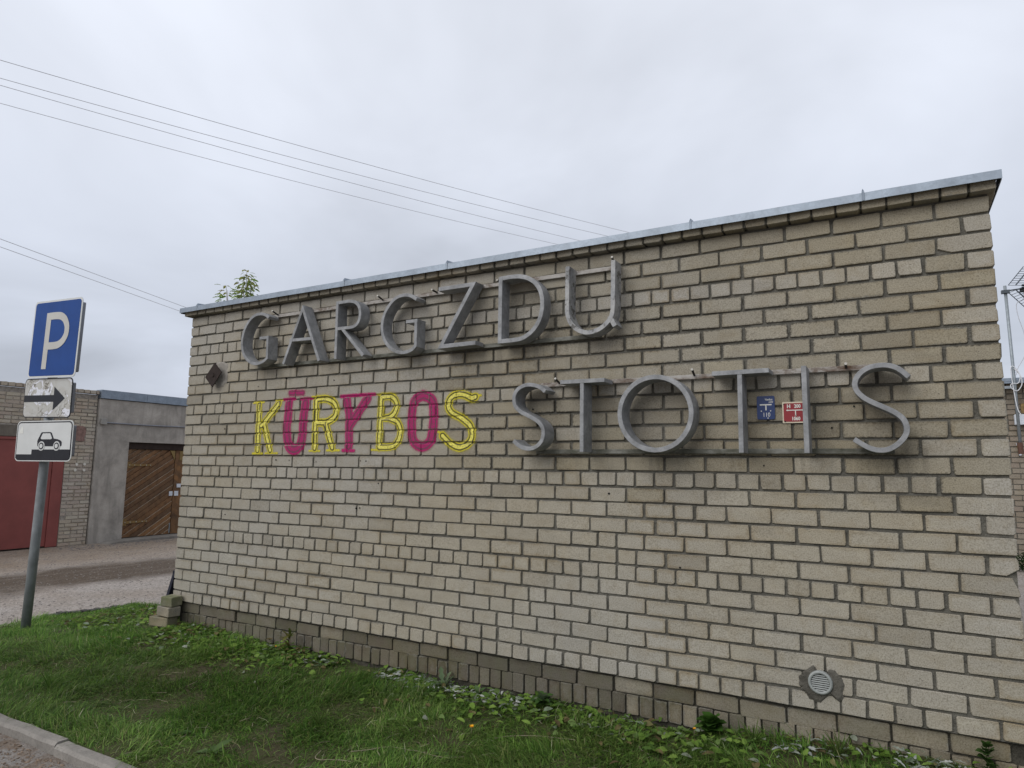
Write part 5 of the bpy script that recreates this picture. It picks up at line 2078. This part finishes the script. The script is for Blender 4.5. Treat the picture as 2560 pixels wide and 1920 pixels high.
def flower(x, y, label, r=.016):
    z = float(lawn_z(x, y))
    e2 = empty('dandelion_flower', (x, y, z), 0, label, 'flower', 'yellow flowers in the lawn')
    m_ = MB()
    m_.tube([(0, 0, 0), (.004, .002, .045)], .0015, 5); m_.build('stem', m_twig, e2)
    m_ = MB()
    for k2 in range(18):
        a = k2 * 2 * PI / 18; ee = .35 + .5 * (k2 % 2)
        c_, s2 = math.cos(a), math.sin(a)
        m_.add([(.004, .002, .045), (.004 + c_ * r * .6 - s2 * .003, .002 + s2 * r * .6 + c_ * .003, .045 + r * ee * .6), (.004 + c_ * r, .002 + s2 * r, .045 + r * ee), (.004 + c_ * r * .6 + s2 * .003, .002 + s2 * r * .6 - c_ * .003, .045 + r * ee * .6)], [(0, 1, 2, 3)])
    m_.build('petals', m_flower, e2)


flower(3.93, -.68, 'yellow dandelion flower on the worn patch in the lawn')
flower(5.12, -.10, 'small yellow flower beside the round leaved clump', .011)
flower(1.62, -.14, 'small yellow flower near the wilted weed', .009)

for pts2, lab in (([(3.36, -1.34), (3.40, -1.42), (3.50, -1.40), (3.60, -1.36)], 'curved pale dry stem lying in the bottom of the lawn'),
                  ([(3.50, -1.25), (3.62, -1.12), (3.78, -1.08), (3.95, -1.06), (4.08, -.98)], 'long pale dry stem lying across the bare patch of lawn'),
                  ([(4.10, -.70), (4.18, -.60), (4.34, -.52), (4.52, -.47)], 'dry stem lying right of the dandelion flower')):
    m_ = MB()
    m_.tube([(p[0], p[1], float(lawn_z(p[0], p[1])) + .026) for p in catmull(pts2, 4)], .0022, 5, r1=.0013)
    tag(m_.build('dry_stem', m_twig), lab, 'dry stem', 'dry stems on the lawn')


# fallen brown leaves
for (x, y, lab) in ((-.10, -.62, 'brown fallen leaf on the lawn left of the wall'), (.72, -.36, 'orange brown fallen leaf near the left part of the wall')):
    z = float(lawn_z(x, y)) + .03
    o = leaf_cloud('fallen_leaf', [((0, 0, 0), (1, .3, .1), (0, .3, 1), .085, .05, (.26, .13, .06), 'jag')], m_leaf)
    o.location = (x, y, z)
    tag(o, lab, 'leaf')

# ================================================================== LOOSE THINGS AT THE LEFT CORNER
for (cx, cy, cz, sx, sy, sz, rz, lab) in (
        (.035, -.105, -.172, .25, .12, .085, .10, 'lowest loose brick of the pile at the left corner, half sunk in weeds'),
        (.085, -.090, -.075, .20, .125, .088, -.06, 'pale loose brick in the middle of the pile at the left corner'),
        (.105, -.078, .019, .150, .125, .090, .08, 'mossy loose brick on top of the pile at the left corner')):
    m_ = MB()
    m_.box((0, 0, 0), (sx, sy, sz), bev=.006)
    o = m_.build('loose_brick', m_brick if 'pale' in lab else m_loose)
    a = o.data.attributes.new('tone', 'FLOAT', 'POINT'); a.data.foreach_set('value', [random.random()] * len(o.data.vertices))
    o.location = (cx, cy, cz); o.rotation_euler = (random.uniform(-.04, .04), random.uniform(-.04, .04), rz)
    tag(o, lab, 'brick', 'loose bricks at the corner')
m_ = MB()
m_.box((0, 0, .32), (.034, .55, .64))
m_.box((-.016, 0, .62), (.012, .55, .03))
o = m_.build('leaning_board', m_board)
o.location = (-.295, .33, -.335); o.rotation_euler = (0, R(20), 0)
tag(o, 'dark blue black board leaning on the left side of the brick building', 'board')
m_ = MB()
m_.add([(-.10, -.03, 0), (.08, .02, 0), (.085, .05, .13), (.02, .03, .12), (-.10, -.025, .012), (.08, .026, .006), (.085, .056, .13), (.02, .036, .12)],
       [(0, 1, 2, 3), (4, 7, 6, 5), (0, 4, 5, 1), (1, 5, 6, 2), (2, 6, 7, 3), (3, 7, 4, 0)])
o = m_.build('cardboard_scrap', m_card)
o.location = (-.60, .29, -.285)
tag(o, 'tan scrap of cardboard behind the loose bricks', 'cardboard')
